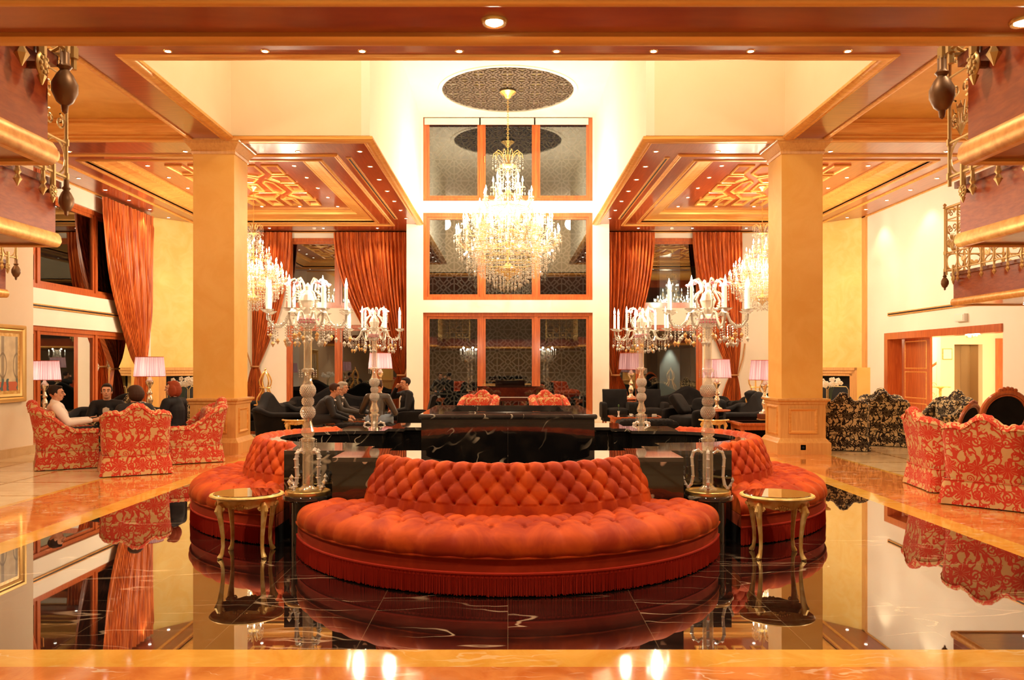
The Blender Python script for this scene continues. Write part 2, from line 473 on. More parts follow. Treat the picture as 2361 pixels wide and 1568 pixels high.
        return o
KIDS = {}
def tag(o, label=None, cat=None, group=None, kind=None):
    if label: o['label'] = label
    if cat: o['category'] = cat
    if group: o['group'] = group
    if kind: o['kind'] = kind
    return o
def thing(name, label, cat, loc=(0,0,0), rz=0, group=None):
    o = bpy.data.objects.new(name, None); COL.objects.link(o); o.empty_display_size = .1
    o.location = loc; o.rotation_euler = (0,0,rz)
    return tag(o, label, cat, group)
def struct(o): o['kind'] = 'structure'; return o
def copy_tree(o, kids=None, parent=None):
    if kids is None:
        kids = {}
        for q in bpy.data.objects:
            if q.parent: kids.setdefault(q.parent.name, []).append(q)
    c = o.copy(); COL.objects.link(c)
    if parent: c.parent = parent
    for ch in kids.get(o.name, []): copy_tree(ch, kids, c)
    return c
def dup(o, label, loc, rz=0, group=None, scale=None):
    c = copy_tree(o); c.location = loc; c.rotation_euler = (0,0,rz); c['label'] = label
    if group: c['group'] = group
    if scale: c.scale = (scale,)*3
    return c
def arc(cx, cy, r, a0, a1, n): return [(cx+r*math.cos(a0+(a1-a0)*i/n), cy+r*math.sin(a0+(a1-a0)*i/n)) for i in range(n+1)]
def rrect(x0, x1, y0, y1, r, n=5):
    return arc(x1-r, y0+r, r, -PI/2, 0, n)+arc(x1-r, y1-r, r, 0, PI/2, n)+arc(x0+r, y1-r, r, PI/2, PI, n)+arc(x0+r, y0+r, r, PI, 1.5*PI, n)
def px(x, y, Y):
    """world point seen at a pixel at depth Y (camera calibration worked out once)"""
    return Vector(((x-1171)*Y/F, Y, EYE+(843-y)*Y/F))
ORD = ['first','second','third','fourth','fifth','sixth','seventh','eighth','ninth','tenth','eleventh','twelfth','thirteenth','fourteenth','fifteenth','sixteenth','seventeenth','eighteenth','nineteenth','twentieth']
HALF = [(.0,0),(.0,-.012),(-.012,-.03),(-.03,-.042),(-.05,-.045),(-.07,-.04),(-.085,-.025),(-.09,-.01),(-.1,0)]  # generic bead
def bead(w=.06, h=.04, off=0):
    p = [(off, 0)]
    for i in range(7):
        a = PI*i/6; p.append((off - w/2 + w/2*math.cos(a), -h*math.sin(a)))
    p.append((off-w, 0)); return p[1:]
# ================================================================ THE ROOM
ZS = 5.5      # wooden soffit
ZV = 8.5      # ceiling of the void
BX = 4.17     # half width of the black marble field
f = MB()
def quad(x0,x1,y0,y1,i,z=0.0):
    f.cm = i; f.add([(x0,y0,z),(x1,y0,z),(x1,y1,z),(x0,y1,z)], [(0,1,2,3)])
YB0, YB1, YE = 4.378, 13.4, 24.2
quad(-BX, BX, YB0, YB1, 0)
quad(-BX-.27, BX+.27, YB0-.25, YB0, 1); quad(-BX-.27,-BX,YB0,YB1,1); quad(BX,BX+.27,YB0,YB1,1); quad(-BX-.27,BX+.27,YB1,YB1+.27,1)
XO = 5.5
quad(-XO, XO, 3.0, YB0-.25, 2); quad(-XO,-BX-.27,YB0-.25,YB1+.27,2); quad(BX+.27,XO,YB0-.25,YB1+.27,2); quad(-XO,XO,YB1+.27,YB1+1.2,2)
quad(-XO-.08,-XO,3.0,YB1+1.28,1); quad(XO,XO+.08,3.0,YB1+1.28,1); quad(-XO,XO,YB1+1.2,YB1+1.28,1)
quad(-12,-XO-.08,3.0,YE,3); quad(XO+.08,12,3.0,YE,3); quad(-XO-.08,XO+.08,YB1+1.28,YE,3)
quad(-12,12,-6.2,3.0,3); quad(12,15,3,YE,3)
struct(f.build('floor', ['marble_floor_black','marble_gold','marble_orange','marble_cream'], smooth=0))

# -------- walls
def wall(name, boxes, m):
    b = MB()
    for q in boxes: b.box(*q)
    return struct(b.build(name, m, smooth=0))
WY = 22.4
wx = 2.37
wall('wall_back', [(-2.83,-wx,WY,WY+.35,0,ZV), (wx,2.83,WY,WY+.35,0,ZV), (-wx,wx,WY,WY+.35,3.03,3.38), (-wx,wx,WY,WY+.35,5.82,6.15),
                   (-2.83,-2.63,WY+.35,24.2,0,ZS), (2.63,2.83,WY+.35,24.2,0,ZS)], 'white_wall')
# void walls
V = 2.42
wall('wall_void', [(-V-.15,-V,14.06,WY,ZS+.02,ZV), (V,V+.15,14.06,WY,ZS+.02,ZV)], 'white_wall')
wall('wall_void_front', [(-4.85,-V-.15,14.06,14.2,ZS+.02,ZV),(V+.15,4.85,14.06,14.2,ZS+.02,ZV),(-5.0,-4.85,10.3,14.2,ZS+.02,ZV),(4.85,5.0,10.3,14.2,ZS+.02,ZV),(-5,5,10.15,10.3,ZS+.02,ZV)], 'cream_wall')
# ceiling of the void with the round opening
c = MB(); n = 64; cx, cy, rr = 0, 20.3, 1.66
inner = [(cx+rr*math.cos(2*PI*i/n), cy+rr*math.sin(2*PI*i/n)) for i in range(n)]
c.ring_prism([(-5,10),(5,10),(5,WY+.3),(-5,WY+.3)], inner, ZV, ZV+.12)
struct(c.build('ceiling', 'white_wall', smooth=0))
c = MB()
c.lathe([(rr+.10, 0), (rr+.10,-.02), (rr, -.02), (rr,0), (rr, .55)], 64, (cx,cy,ZV), cap=False); struct(c.build('trim_1', 'white_wall'))
c = MB(); c.lathe([(0,.0),(rr,0),(rr,.1),(0,.1)], 48, (cx,cy,ZV+.5)); struct(c.build('ceiling_recess', 'recess_gold'))
def lattice(inside, s, x0, x1, y0, y1, w, d, to3, bars=None):
    """star lattice: rings and spokes on a square grid, cut to the opening"""
    b = MB()
    segs = []
    nx = int((x1-x0)/s)+2; ny = int((y1-y0)/s)+2
    for i in range(-1, nx):
        for j in range(-1, ny):
            ox, oy = x0+(i+.5)*s, y0+(j+.5)*s
            P8 = lambda r, k, o=0: (ox+r*s*math.cos(PI/4*(k+o)), oy+r*s*math.sin(PI/4*(k+o)))
            for k in range(8):
                segs.append((P8(.10,k), P8(.10,k+1))); segs.append((P8(.10,k), P8(.30,k)))
                segs.append((P8(.30,k), P8(.375,k,.5))); segs.append((P8(.375,k,.5), P8(.30,k+1)))
            for k in (0,2,4,6): segs.append((P8(.30,k), P8(.5,k)))
            for k in (1,3,5,7): segs.append((P8(.30,k), P8(.56,k)))
            q = [(ox+s*.5, oy+s*.5)]
            for k in range(4):
                a = PI/2*k; a2 = PI/2*(k+1)
                segs.append(((ox+.5*s+.15*s*math.cos(a), oy+.5*s+.15*s*math.sin(a)), (ox+.5*s+.15*s*math.cos(a2), oy+.5*s+.15*s*math.sin(a2))))
            for k in range(8):
                e = P8(.375,k,.5); t = P8(.56, k+(k % 2 == 0)*1.0) if False else None
                kk = k+.5
                tx = ox+ (.5*s if math.cos(PI/4*kk) > 0 else -.5*s)*(1 if abs(math.cos(PI/4*kk)) > .7 else .62)
                ty = oy+ (.5*s if math.sin(PI/4*kk) > 0 else -.5*s)*(1 if abs(math.sin(PI/4*kk)) > .7 else .62)
                segs.append((e, (tx, ty)))
    if bars: segs += bars
    for a, e in segs:
        if not (inside(*a) and inside(*e)):
            if not inside(*a) and not inside(*e): continue
            ins, out = (a, e) if inside(*a) else (e, a)
            lo, hi = 0, 1
            for _ in range(12):
                m_ = (lo+hi)/2
                if inside(ins[0]+(out[0]-ins[0])*m_, ins[1]+(out[1]-ins[1])*m_): lo = m_
                else: hi = m_
            a, e = ins, (ins[0]+(out[0]-ins[0])*lo, ins[1]+(out[1]-ins[1])*lo)
        dx, dy = e[0]-a[0], e[1]-a[1]; L = math.hypot(dx, dy)
        if L < .01: continue
        nx_, ny_ = -dy/L*w/2, dx/L*w/2
        p = [(a[0]+nx_,a[1]+ny_),(e[0]+nx_,e[1]+ny_),(e[0]-nx_,e[1]-ny_),(a[0]-nx_,a[1]-ny_)]
        b.add([to3(x,y,0) for x,y in p]+[to3(x,y,d) for x,y in p], [(0,1,2,3),(7,6,5,4),(0,4,5,1),(2,6,7,3),(1,5,6,2),(3,7,4,0)])
    return b
ins = lambda x, y: (x-cx)**2+(y-cy)**2 < rr*rr
bars = [((cx-rr,cy+o),(cx+rr,cy+o)) for o in (-.62,.62)] + [((cx+o,cy-rr),(cx+o,cy+rr)) for o in (-.62,.62)]
b = lattice(ins, .70, cx-rr-.1, cx+rr+.1, cy-rr-.1, cy+rr+.1, .045, .03, lambda x,y,d: (x,y,ZV+.02+d), [((a[0]*.97,a[1]),(e[0]*.97,e[1])) for a,e in bars])
tag(b.build('ceiling_grille', 'lattice_ceiling', smooth=0), 'dark pierced star-pattern grille filling the round opening in the high white ceiling', 'grille')
# lattice screens outside the three middle windows
for k, (z0, z1) in enumerate(((0,3.03),(3.38,5.82),(6.15,8.49))):
    b = lattice(lambda x, z: abs(x) < 2.35 and z0+.02 < z < z1-.02, .62, -2.48, 2.48, z0-.2, z1+.2, .036, .02, lambda x,z,d: (x, WY+.75+d, z))
    tag(b.build('window_screen', 'lattice', smooth=0), ('pierced star-pattern screen outside the glass of the bottom middle door', 'pierced star-pattern screen outside the middle window behind the great chandelier', 'pierced star-pattern screen outside the topmost middle window')[k], 'screen', 'lattice screens outside the middle windows')

# -------- windows
WN = [0]
def window(rect, mulls, to3, blind=False, frame=.10, sash=.07, open_handle=None, transom=None):
    """rect (u0,u1,z0,z1); to3(u, depth, z)"""
    u0,u1,z0,z1 = rect; WN[0] += 1
    b = MB()
    def bx(a0,a1,d0,d1,c0,c1):
        vs = [to3(u,d,z) for z in (c0,c1) for d in (d0,d1) for u in (a0,a1)]
        b.add(vs, [(0,2,3,1),(4,5,7,6),(0,1,5,4),(2,6,7,3),(0,4,6,2),(1,3,7,5)])
    o = struct(thing('window_%d' % WN[0], None, None)) 
    bx(u0,u1,0,.14,z1-frame,z1); bx(u0,u1,0,.14,z0,z0+frame); bx(u0,u0+frame,0,.14,z0+frame,z1-frame); bx(u1-frame,u1,0,.14,z0+frame,z1-frame)
    e = [u0+frame]+[m for m in mulls]+[u1-frame]
    for m in mulls: bx(m-.045,m+.045,.01,.14,z0+frame,z1-frame)
    f_ = b.build('window_frame', 'wood_z', o, smooth=0)
    b = MB()
    for a, c_ in zip(e[:-1], e[1:]):
        a2 = a+(.045 if a != e[0] else 0); c2 = c_-(.045 if c_ != e[-1] else 0)
        bx(a2,c2,.04,.10,z1-frame-sash,z1-frame); bx(a2,c2,.04,.10,z0+frame,z0+frame+sash)
        bx(a2,a2+sash,.04,.10,z0+frame+sash,z1-frame-sash); bx(c2-sash,c2,.04,.10,z0+frame+sash,z1-frame-sash)
    b.build('sash', 'wood_z', o, smooth=0)
    b = MB(); p = [to3(u0+frame,.075,z0+frame), to3(u1-frame,.075,z0+frame), to3(u1-frame,.075,z1-frame), to3(u0+frame,.075,z1-frame)]
    b.add(p, [(0,1,2,3)]); b.build('pane', 'window_glass', o, smooth=0)
    if mulls:
        m = mulls[0]+.09
        b = MB(); zc = z0+(z1-z0)*.5 if z0 > .5 else 1.05
        b.tube([to3(m,.03,zc-.10), to3(m,-.03,zc-.09), to3(m,-.035,zc+.09), to3(m,.03,zc+.10)], .012, 6)
        b.build('window_handle', 'brass', o)
    if blind:
        b = MB()
        ee = e
        for a, c_ in zip(ee[:-1], ee[1:]): bx(a-.06,c_-.02,-.05,-.03,z1-.20,z1-.02)
        b.build('roller_blind', 'blind', o, smooth=0)
    return o
back = lambda Y: (lambda u, d, z: (u, Y+d, z))
window((-wx,wx,0,3.03), [-.74,.79], back(WY+.08))
window((-wx,wx,3.38,5.82), [-.74,.79], back(WY+.08))
window((-wx,wx,6.15,8.49), [-.74,.79], back(WY+.08), blind=True)
# side bays of the back wall (Y 23.7)
SY = 23.7
for s_, nm in ((-1,'wall_back_left'), (1,'wall_back_right')):
    x = lambda a, b_: (min(s_*a, s_*b_), max(s_*a, s_*b_))
    A0, A1 = (6.55, 2.9) if s_ < 0 else (5.75, 2.9)
    b = []
    for (a, b_, z0, z1) in ((A0, 9.5, 0, ZS), (2.83, A0, 2.75, 3.25), (2.83, A0, 5.32, ZS)):
        q = x(a, b_); b.append((q[0], q[1], SY, SY+.3, z0, z1))
    wall(nm, b, 'white_wall')
    q = x(2.9, A0)
    m1 = [-4.95] if s_ < 0 else [3.9]
    window((q[0],q[1],0,2.75), m1 if s_ > 0 else [-5.02,-4.9+1.0], back(SY+.05))
    window((q[0],q[1],3.25,5.32), m1 if s_ > 0 else [-5.02], back(SY+.05))
# left: cream wall, return, window wall
wall('wall_left', [(-8.7,-8.4,-6,14.2,0,ZS+.4)], 'cream_wall')
LW = -9.5
b = [(LW-.3,LW,14.4,21.2,2.36,3.12), (LW-.3,LW,14.4,21.2,5.12,ZS), (LW-.3,LW,14.2,14.4,0,ZS),(LW-.3,LW,21.2,24,0,ZS),(LW-.3,-8.7,14.05,14.2,0,ZS)]
wall('wall_window_left', b, 'white_wall')
left = lambda u, d, z: (LW-.05-d, u, z)
window((14.4,21.2,0,2.36), [16.35,18.65], left)
window((14.4,21.2,3.12,5.12), [16.35,18.65], left)
# right wall with the wide doorway
RW = 9.5
wall('wall_right', [(RW,RW+.3,20.2,24,0,ZS),(RW,RW+.3,15.4,20.2,2.36,ZS),(RW,RW+.3,-6,15.4,0,ZS+.4)], 'white_wall')
d = struct(thing('door_1', None, None))
b = MB(); b.box(RW-.03,RW+.33,15.4,20.2,2.20,2.36); b.box(RW-.03,RW+.33,20.02,20.2,0,2.20); b.build('door_frame','wood_z',d,smooth=0)
lf = MB(); lf.box(RW+.36,RW+.42,18.75,20.1,0.01,2.24)
l_ = lf.build('door_leaf','wood_z',d,smooth=0)
pm = MB()
for (z0,z1) in ((.15,.62),(.78,1.38),(1.50,2.12)):
    for (y0,y1) in ((18.92,19.9),):
        pm.sweep([(RW+.36,y0,z0),(RW+.36,y1,z0),(RW+.36,y1,z1),(RW+.36,y0,z1)], [(0,0),(.012,.012),(.03,.0)], closed=True, up=Vector((-1,0,0)))
pm.build('door_panel_moulding','gilt_bead',l_,smooth=0)
# lobby beyond the doorway
wall('wall_lobby', [(11.65,12.02,21.6,21.8,0,2.6),(12.02,12.78,21.6,21.8,2.12,2.6),(12.78,15,21.6,21.8,0,2.6),(12.02,12.04,21.8,22.4,0,2.2),(9.8,15,23.9,24.1,0,3.2),(14.9,15,10,24,0,2.6),(9.8,15,13.9,14,0,2.6),(11.9,12.02,21.8,23.9,0,3.0)], 'cream_wall')
wall('ceiling_lobby', [(RW+.3,15,14,21.6,2.6,2.7)], 'cream_wall')
wall('ceiling_stair', [(RW+.3,15,21.6,24,2.9,3.0)], 'cream_wall')
# roof slabs (outer bays recessed)
def slab_beads():
    pass
b = MB()
b.box(-9.5,9.5,-6,7.0,ZS,ZS+.1); b.box(-5.52,5.52,7.0,10.3,ZS,ZS+.1)
b.box(-5.52,-4.85,10.3,14.06,ZS,ZS+.1); b.box(4.85,5.52,10.3,14.06,ZS,ZS+.1)
struct(b.build('ceiling_soffit', 'wood_x', smooth=0))
for s_ in (-1, 1):
    fx = lambda a: s_*a
    def ring(outer, inner, z0, z1, b):
        b.ring_prism([(fx(x),y) for x,y in outer], [(fx(x),y) for x,y in inner], z0, z1)
    b = MB()
    ring([(V,14.06),(9.6,14.06),(9.6,24),(V,24)], [(3.67,15.5),(8.19,15.5),(8.19,22.1),(3.67,22.1)], ZS, ZS+.08, b)
    struct(b.build('ceiling_bay', 'wood_y', smooth=0))
    # cove up to the raised panel
    b = MB(); q = [(3.67,15.5),(8.19,15.5),(8.19,22.1),(3.67,22.1)]
    ins_ = [(4.15,16.1),(7.71,16.1),(7.71,21.45),(4.15,21.45)]
    steps = [(0,0),(0,.03),(.12,.035),(.14,.06),(.38,.10),(.62,.115),(.80,.12),(.82,.17),(1,.18),(1,.21)]
    def lerp(t): return [(a[0]+(c_[0]-a[0])*t, a[1]+(c_[1]-a[1])*t) for a, c_ in zip(q, ins_)]
    vs = []; fs = []
    for t, h in steps: vs += [(fx(x), y, ZS+h) for x, y in lerp(t)]
    for i in range(len(steps)-1):
        for k in range(4): fs.append((i*4+k, i*4+(k+1)%4, (i+1)*4+(k+1)%4, (i+1)*4+k))
    b.add(vs, fs); struct(b.build('trim_cove', 'gilt_bead', smooth=0))
    b = MB(); b.box(min(fx(4.1),fx(7.76)), max(fx(4.1),fx(7.76)), 16.05, 21.5, ZS+.21, ZS+.3); struct(b.build('ceiling_panel', 'wood_y', smooth=0))
    # gilt mouldings
    b = MB()
    def rectpath(x0,x1,y0,y1,z):
        p = [(fx(x0),y0,z),(fx(x1),y0,z),(fx(x1),y1,z),(fx(x0),y1,z)]
        return p if s_ > 0 else p[::-1]
    b.sweep(rectpath(3.27,8.62,15.08,22.5,ZS), [(0,0),(0,-.02),(-.03,-.035),(-.05,-.02),(-.07,-.03),(-.09,-.01),(-.09,0)], True)
    b.sweep(rectpath(3.62,8.24,15.45,22.15,ZS), [(0,0),(0,-.02),(-.03,-.03),(-.06,-.02),(-.06,0)], True)
    b.sweep(rectpath(4.10,7.76,16.05,21.5,ZS+.21), [(.06,0),(.06,-.03),(.02,-.04),(-.02,-.02),(-.06,-.015),(-.06,0)], True)
    b.sweep(rectpath(2.45,9.44,14.12,23.62,ZS), [(0,0),(0,-.02),(-.03,-.03),(-.05,0)], True)
    struct(b.build('trim_bay', 'gilt_bead', smooth=30))
    # pattern of raised panels
    polys = [[(1820,270),(2040,270),(1910,380),(1715,380)],[(1690,400),(1900,400),(1950,440),(1790,490),(1590,490)],[(1560,510),(1745,510),(1645,595),(1475,595)],
             [(1450,610),(1640,610),(1690,650),(1545,690),(1365,690)],[(1335,705),(1500,705),(1425,775),(1265,775)],[(1870,490),(1985,460),(2020,490),(1890,600),(1765,630),(1715,600)],
             [(1590,690),(1720,665),(1760,695),(1650,775),(1500,775)],[(1840,700),(2000,700),(1890,775),(1730,775)],[(1850,610),(2060,610),(2180,650),(2010,690),(1850,690),(1790,640)],
             [(2110,270),(2300,270),(2230,390),(2050,415),(1980,380)],[(2080,500),(2250,500),(2150,595),(1975,595)],[(2060,435),(2240,400),(2290,440),(2250,485),(2110,485)],[(2090,690),(2240,690),(2130,775),(1970,775)]]
    b = MB(); g = MB()
    z = ZS+.21
    for p in polys:
        w_ = []
        for (qx,qy) in p:
            X_, Y_ = 1370+qx*.1821, 330+qy*.1821
            D = (z-EYE)*F/(843-Y_); w_.append(((X_-1171)*D/F, D))
        for mir in (0, 1):
            ww = [(2*5.93-x, y) for x, y in w_][::-1] if mir else w_
            cxm = sum(x for x,y in ww)/len(ww)
            if mir and abs(cxm-5.93) < .25: continue
            area2 = sum(ww[i][0]*ww[(i+1)%len(ww)][1]-ww[(i+1)%len(ww)][0]*ww[i][1] for i in range(len(ww)))
            ww = ww if area2 > 0 else ww[::-1]
            path = [(fx(x), y, z) for x, y in ww]
            if s_ < 0: path = path[::-1]
            g.sweep(path, [(.0,0),(.0,-.03),(.02,-.045),(.05,-.03),(.06,0)], True)
    struct(g.build('trim_panel_pattern', 'gilt_bead', smooth=0))
    # slot vent
    b = MB(); b.box(min(fx(2.97),fx(3.07)),max(fx(2.97),fx(3.07)),15.2,21.6,ZS-.012,ZS+.0)
    o = b.build('frame','gilt_bead',smooth=0)
    t = thing('slot_vent', 'long narrow gilt air slot in the wooden ceiling of the %s bay' % ('left' if s_<0 else 'right'), 'air vent', (0,0,0)); o.parent = t
    b = MB(); b.box(min(fx(3.005),fx(3.035)),max(fx(3.005),fx(3.035)),15.3,21.5,ZS-.016,ZS-.012); b.build('slot','black',t,smooth=0)
    # outer recessed ceiling
    b = MB(); b.box(min(fx(5.52),fx(9.6)),max(fx(5.52),fx(9.6)),7.0,14.06,5.86,5.96); struct(b.build('ceiling_outer', 'gold_ceiling', smooth=0))
    b = MB(); b.box(min(fx(5.50),fx(5.56)),max(fx(5.50),fx(5.56)),7.0,14.06,ZS,5.9); b.box(min(fx(5.52),fx(9.6)),max(fx(5.52),fx(9.6)),6.95,7.05,ZS,5.9); struct(b.build('trim_recess_side', 'wood_y', smooth=0))
    b = MB()
    pr = [(0,.36),(.10,.36),(.11,.33),(.075,.31),(.09,.27),(.06,.25),(.055,.12),(.03,.09),(.05,.06),(.02,.03),(.035,0),(0,0)]
    b.sweep([(s_*5.5,14.06,ZS),(s_*9.6,14.06,ZS)], pr, flip=1 if s_<0 else -1)
    struct(b.build('trim_recess_back', 'gilt_bead', smooth=30))
# edge mouldings of the void
b = MB()
path = [(-V,WY,ZS),(-V,14.06,ZS),(-4.85,14.06,ZS),(-4.85,10.3,ZS),(4.85,10.3,ZS),(4.85,14.06,ZS),(V,14.06,ZS),(V,WY,ZS)]
b.sweep(path, [(.05,.06),(.05,.02),(.07,0),(.04,-.02),(0,-.035),(-.05,-.035),(-.08,-.02),(-.11,-.03),(-.13,-.01),(-.13,0),(0,0.02),(0,.06)], False, flip=1)
struct(b.build('trim_void', 'gilt_bead', smooth=30))
b = MB()
for s_ in (-1,1):
    b.sweep([(s_*5.52,9,ZS),(s_*5.52,14.06,ZS)], [(-.04,0),(-.04,-.02),(0,-.03),(.04,-.02),(.04,0)])
    b.sweep([(s_*5.52,14.06,ZS),(s_*9.5,14.06,ZS)], [(-.04,0),(-.04,-.02),(0,-.03),(.04,-.02),(.04,0)])
b.sweep([(-5.4,9.85,ZS),(5.4,9.85,ZS)], bead(.07,.035))
struct(b.build('trim_soffit', 'gilt_bead', smooth=30))
# crown over curtains
wall('wall_curtain_box', [(-9.5,-2.83,23.62,23.68,5.46,5.5),(2.83,9.5,23.62,23.68,5.46,5.5)], 'gilt_bead')
# closing walls behind the camera and around
wall('wall_front', [(-9.8,9.8,-6.3,-6,0,6)], 'cream_wall')
wall('ceiling_roof', [(-9.8,9.8,-6.3,24.3,9.2,9.3)], 'white_paint')
# diagonal chimney breasts with fireplaces
def diag_wall(s_):
    a = Vector((s_*9.5, 21.35, 0)); e = Vector((s_*7.8, 23.1, 0)); dr = (e-a).normalized(); L = (e-a).length
    n = Vector((-s_*abs(dr.y), -abs(dr.x), 0))
    b = MB()
    def bx(u0,u1,d0,d1,z0,z1,bb=b):
        vs = [a+dr*u+n*d+Vector((0,0,z)) for z in (z0,z1) for d in (d0,d1) for u in (u0,u1)]
        bb.add(vs, [(0,2,3,1),(4,5,7,6),(0,1,5,4),(2,6,7,3),(0,4,6,2),(1,3,7,5)])
    bx(0.0,L,-.3,0,1.5,ZS); bx(0,.35,-.3,0,0,1.5); bx(L-.35,L,-.3,0,0,1.5)
    b.box(min(s_*7.8,s_*9.5),max(s_*7.8,s_*9.5),23.1,23.4,0,ZS)
    b.box(min(s_*7.8,s_*7.95),max(s_*7.8,s_*7.95),23.1,23.7,0,ZS)
    struct(b.build('wall_chimney', 'gold_plaster', smooth=0))
    if s_ > 0:
        b = MB(); bx(-.02,.05,-.1,.03,0,ZS,b); b.box(s_*9.44,s_*9.5,21.2,21.4,0,ZS); struct(b.build('trim_chimney','column_wood',smooth=0))
    o = thing('fireplace', 'dark open fireplace with stepped stone surround in the %s corner' % ('left' if s_<0 else 'right'), 'fireplace', tuple(a+dr*L/2), 0)
    def loc(bb): 
        bb.v = [(x-o.location.x, y-o.location.y, z-o.location.z) for x,y,z in bb.v]; return bb
    b = MB()
    for k, (w_, dpt) in enumerate(((0,.10),(.08,.07),(.15,.04))):
        bx(.16+w_,.24+w_,0,dpt,0,1.50-w_,b); bx(L-.24-w_,L-.16-w_,0,dpt,0,1.50-w_,b); bx(.16+w_,L-.16-w_,0,dpt,1.42-w_,1.50-w_,b)
    loc(b).build('surround','column_wood',o,smooth=0)
    b = MB(); bx(.35,L-.35,-.5,-.45,0,1.4,b); bx(.30,.35,-.5,0,0,1.5,b); bx(L-.35,L-.30,-.5,0,0,1.5,b); bx(.3,L-.3,-.5,0,1.45,1.5,b); loc(b).build('firebox','black',o,smooth=0)
    b = MB()
    for u0,u1 in ((.42,.98),(1.02,1.5),(1.54,2.0)):
        P = lambda u,z: a+dr*u+n*.04+Vector((0,0,z))
        b.tube([P(u0,.05),P(u0,.9),P(u0+.06,.98),P(u1-.06,.98),P(u1,.9),P(u1,.05)], .012, 6)
    loc(b).build('fire_screen','iron_gold',o)
    b = MB(); bx(-.36,.12,.0,.22,0,1.5,b); loc(b).build('pier','column_plaster',o,smooth=0)
diag_wall(-1); diag_wall(1)
# skirting
wall('baseboard_left', [(-8.42,-8.36,3,14.2,0,.15)], 'stone_base')
wall('baseboard_right', [(9.44,9.5,3,15.4,0,.15),(9.44,9.5,20.2,21.3,0,.15)], 'stone_base')
wall('trim_wall_slot', [(9.46,9.5,11,20.0,2.78,2.86)], 'gilt_bead')
wall('trim_wall_slot_gap', [(9.45,9.46,11,19.95,2.805,2.835)], 'black')
wall('trim_window_slot', [(-9.5,-9.46,15.9,20.2,2.72,2.80)], 'gilt_bead')
wall('trim_window_slot_gap', [(-9.46,-9.45,15.95,20.15,2.745,2.775)], 'black')
# -------- columns
for s_ in (-1,1):
    x0, x1, y0, y1 = (4.80,5.52,14.06,14.80)
    cxx = s_*(x0+x1)/2; cyy = (y0+y1)/2; w2 = .36
    b = MB(); b.box(cxx-w2,cxx+w2,cyy-w2,cyy+w2,.95,5.28)
    root = struct(thing('column', None, None, (0,0,0)))
    b.build('shaft','column_plaster',root,smooth=0)
    sq = lambda r: [(cxx-r,cyy-r,0),(cxx+r,cyy-r,0),(cxx+r,cyy+r,0),(cxx-r,cyy+r,0)]
    b = MB(); b.sweep(sq(w2), [(0.01,5.26),(-.02,5.26),(-.03,5.30),(-.02,5.33),(-.06,5.38),(-.10,5.43),(-.10,5.46),(-.13,5.47),(-.13,5.5),(.2,5.5),(.2,5.26)], True)
    b.build('capital','column_wood',root,smooth=0)
    b = MB(); b.box(cxx-.40,cxx+.40,cyy-.40,cyy+.40,.25,.93)
    b.sweep(sq(.40), [(0,.86),(-.02,.88),(-.02,.91),(-.06,.94),(-.06,.97),(.06,.98),(.06,.86)], True)
    b.sweep(sq(.40), [(.1,0),(-.07,0),(-.07,.20),(-.04,.23),(-.02,.26),(0,.28),(.1,.28)], True)
    b.build('pedestal','column_wood',root,smooth=0)
    b = MB()
    for (cxn, cyn, ux) in ((cxx, cyy-.40, Vector((1,0,0))), (cxx-s_*.40, cyy, Vector((0,1,0)))):
        nn = Vector((0,-1,0)) if ux.x else Vector((-s_,0,0))
        base = Vector((cxn,cyn,0)); h = .25
        p = [base-ux*h+Vector((0,0,.36)), base+ux*h+Vector((0,0,.36)), base+ux*h+Vector((0,0,.80)), base-ux*h+Vector((0,0,.80))]
        b.sweep(p, [(0,0),(.0,.018),(.02,.022),(.035,.008),(.05,0)], True, up=nn)
    b.build('panel_moulding','gilt_bead',root,smooth=0)
t = thing('socket_outlet', 'small brass socket outlet low on the front of the right column base', 'socket', (5.14,13.96,.125))
b = MB(); b.box(-.045,.045,0,.012,-.045,.045); b.build('cover_plate','brass',t,smooth=0)
b = MB(); b.box(-.02,.02,-.003,0,-.02,.02); b.build('socket_face','black',t,smooth=0)
# ================================================================ GALLERY over the entrance
GZ = 2.47
edge = [(6.72,12.1),(6.72,6.1),(3.44,6.1),(3.44,3.6),(2.065,3.6),(2.065,2.25),(-2.065,2.25),(-2.065,3.6),(-3.44,3.6),(-3.44,6.1),(-6.66,6.1),(-6.66,10.64)]
poly = [(9.5,12.1)]+edge+[(-8.4,10.64),(-8.4,-5.9),(9.5,-5.9)]
b = MB(); b.prism(poly[::-1], GZ, GZ+.45)
struct(b.build('ceiling_gallery', 'wood_fascia', smooth=0))
full = [(9.5,12.1,GZ)]+[(x,y,GZ) for x,y in edge]+[(-8.4,10.64,GZ)]
b = MB()
b.sweep(full, [(-.035,0),(-.035,-.012),(-.015,-.022),(.01,-.02),(.022,-.008),(.032,.025),(.028,.06),(.015,.085),(0,.09),(-.01,.09),(-.01,.01)], False, flip=-1)
b.sweep([(-8,2.045,GZ),(8,2.045,GZ)], bead(.04,.012))
struct(b.build('trim_gallery', 'gilt_bead', smooth=35))
b = MB(); b.sweep([(x,y,GZ+.45) for x,y,_ in full], [(-.05,0),(-.05,.03),(.03,.03),(.03,-.02),(0,-.02),(0,0)], False, flip=-1)
struct(b.build('trim_gallery_top', 'wood_dark', smooth=0))
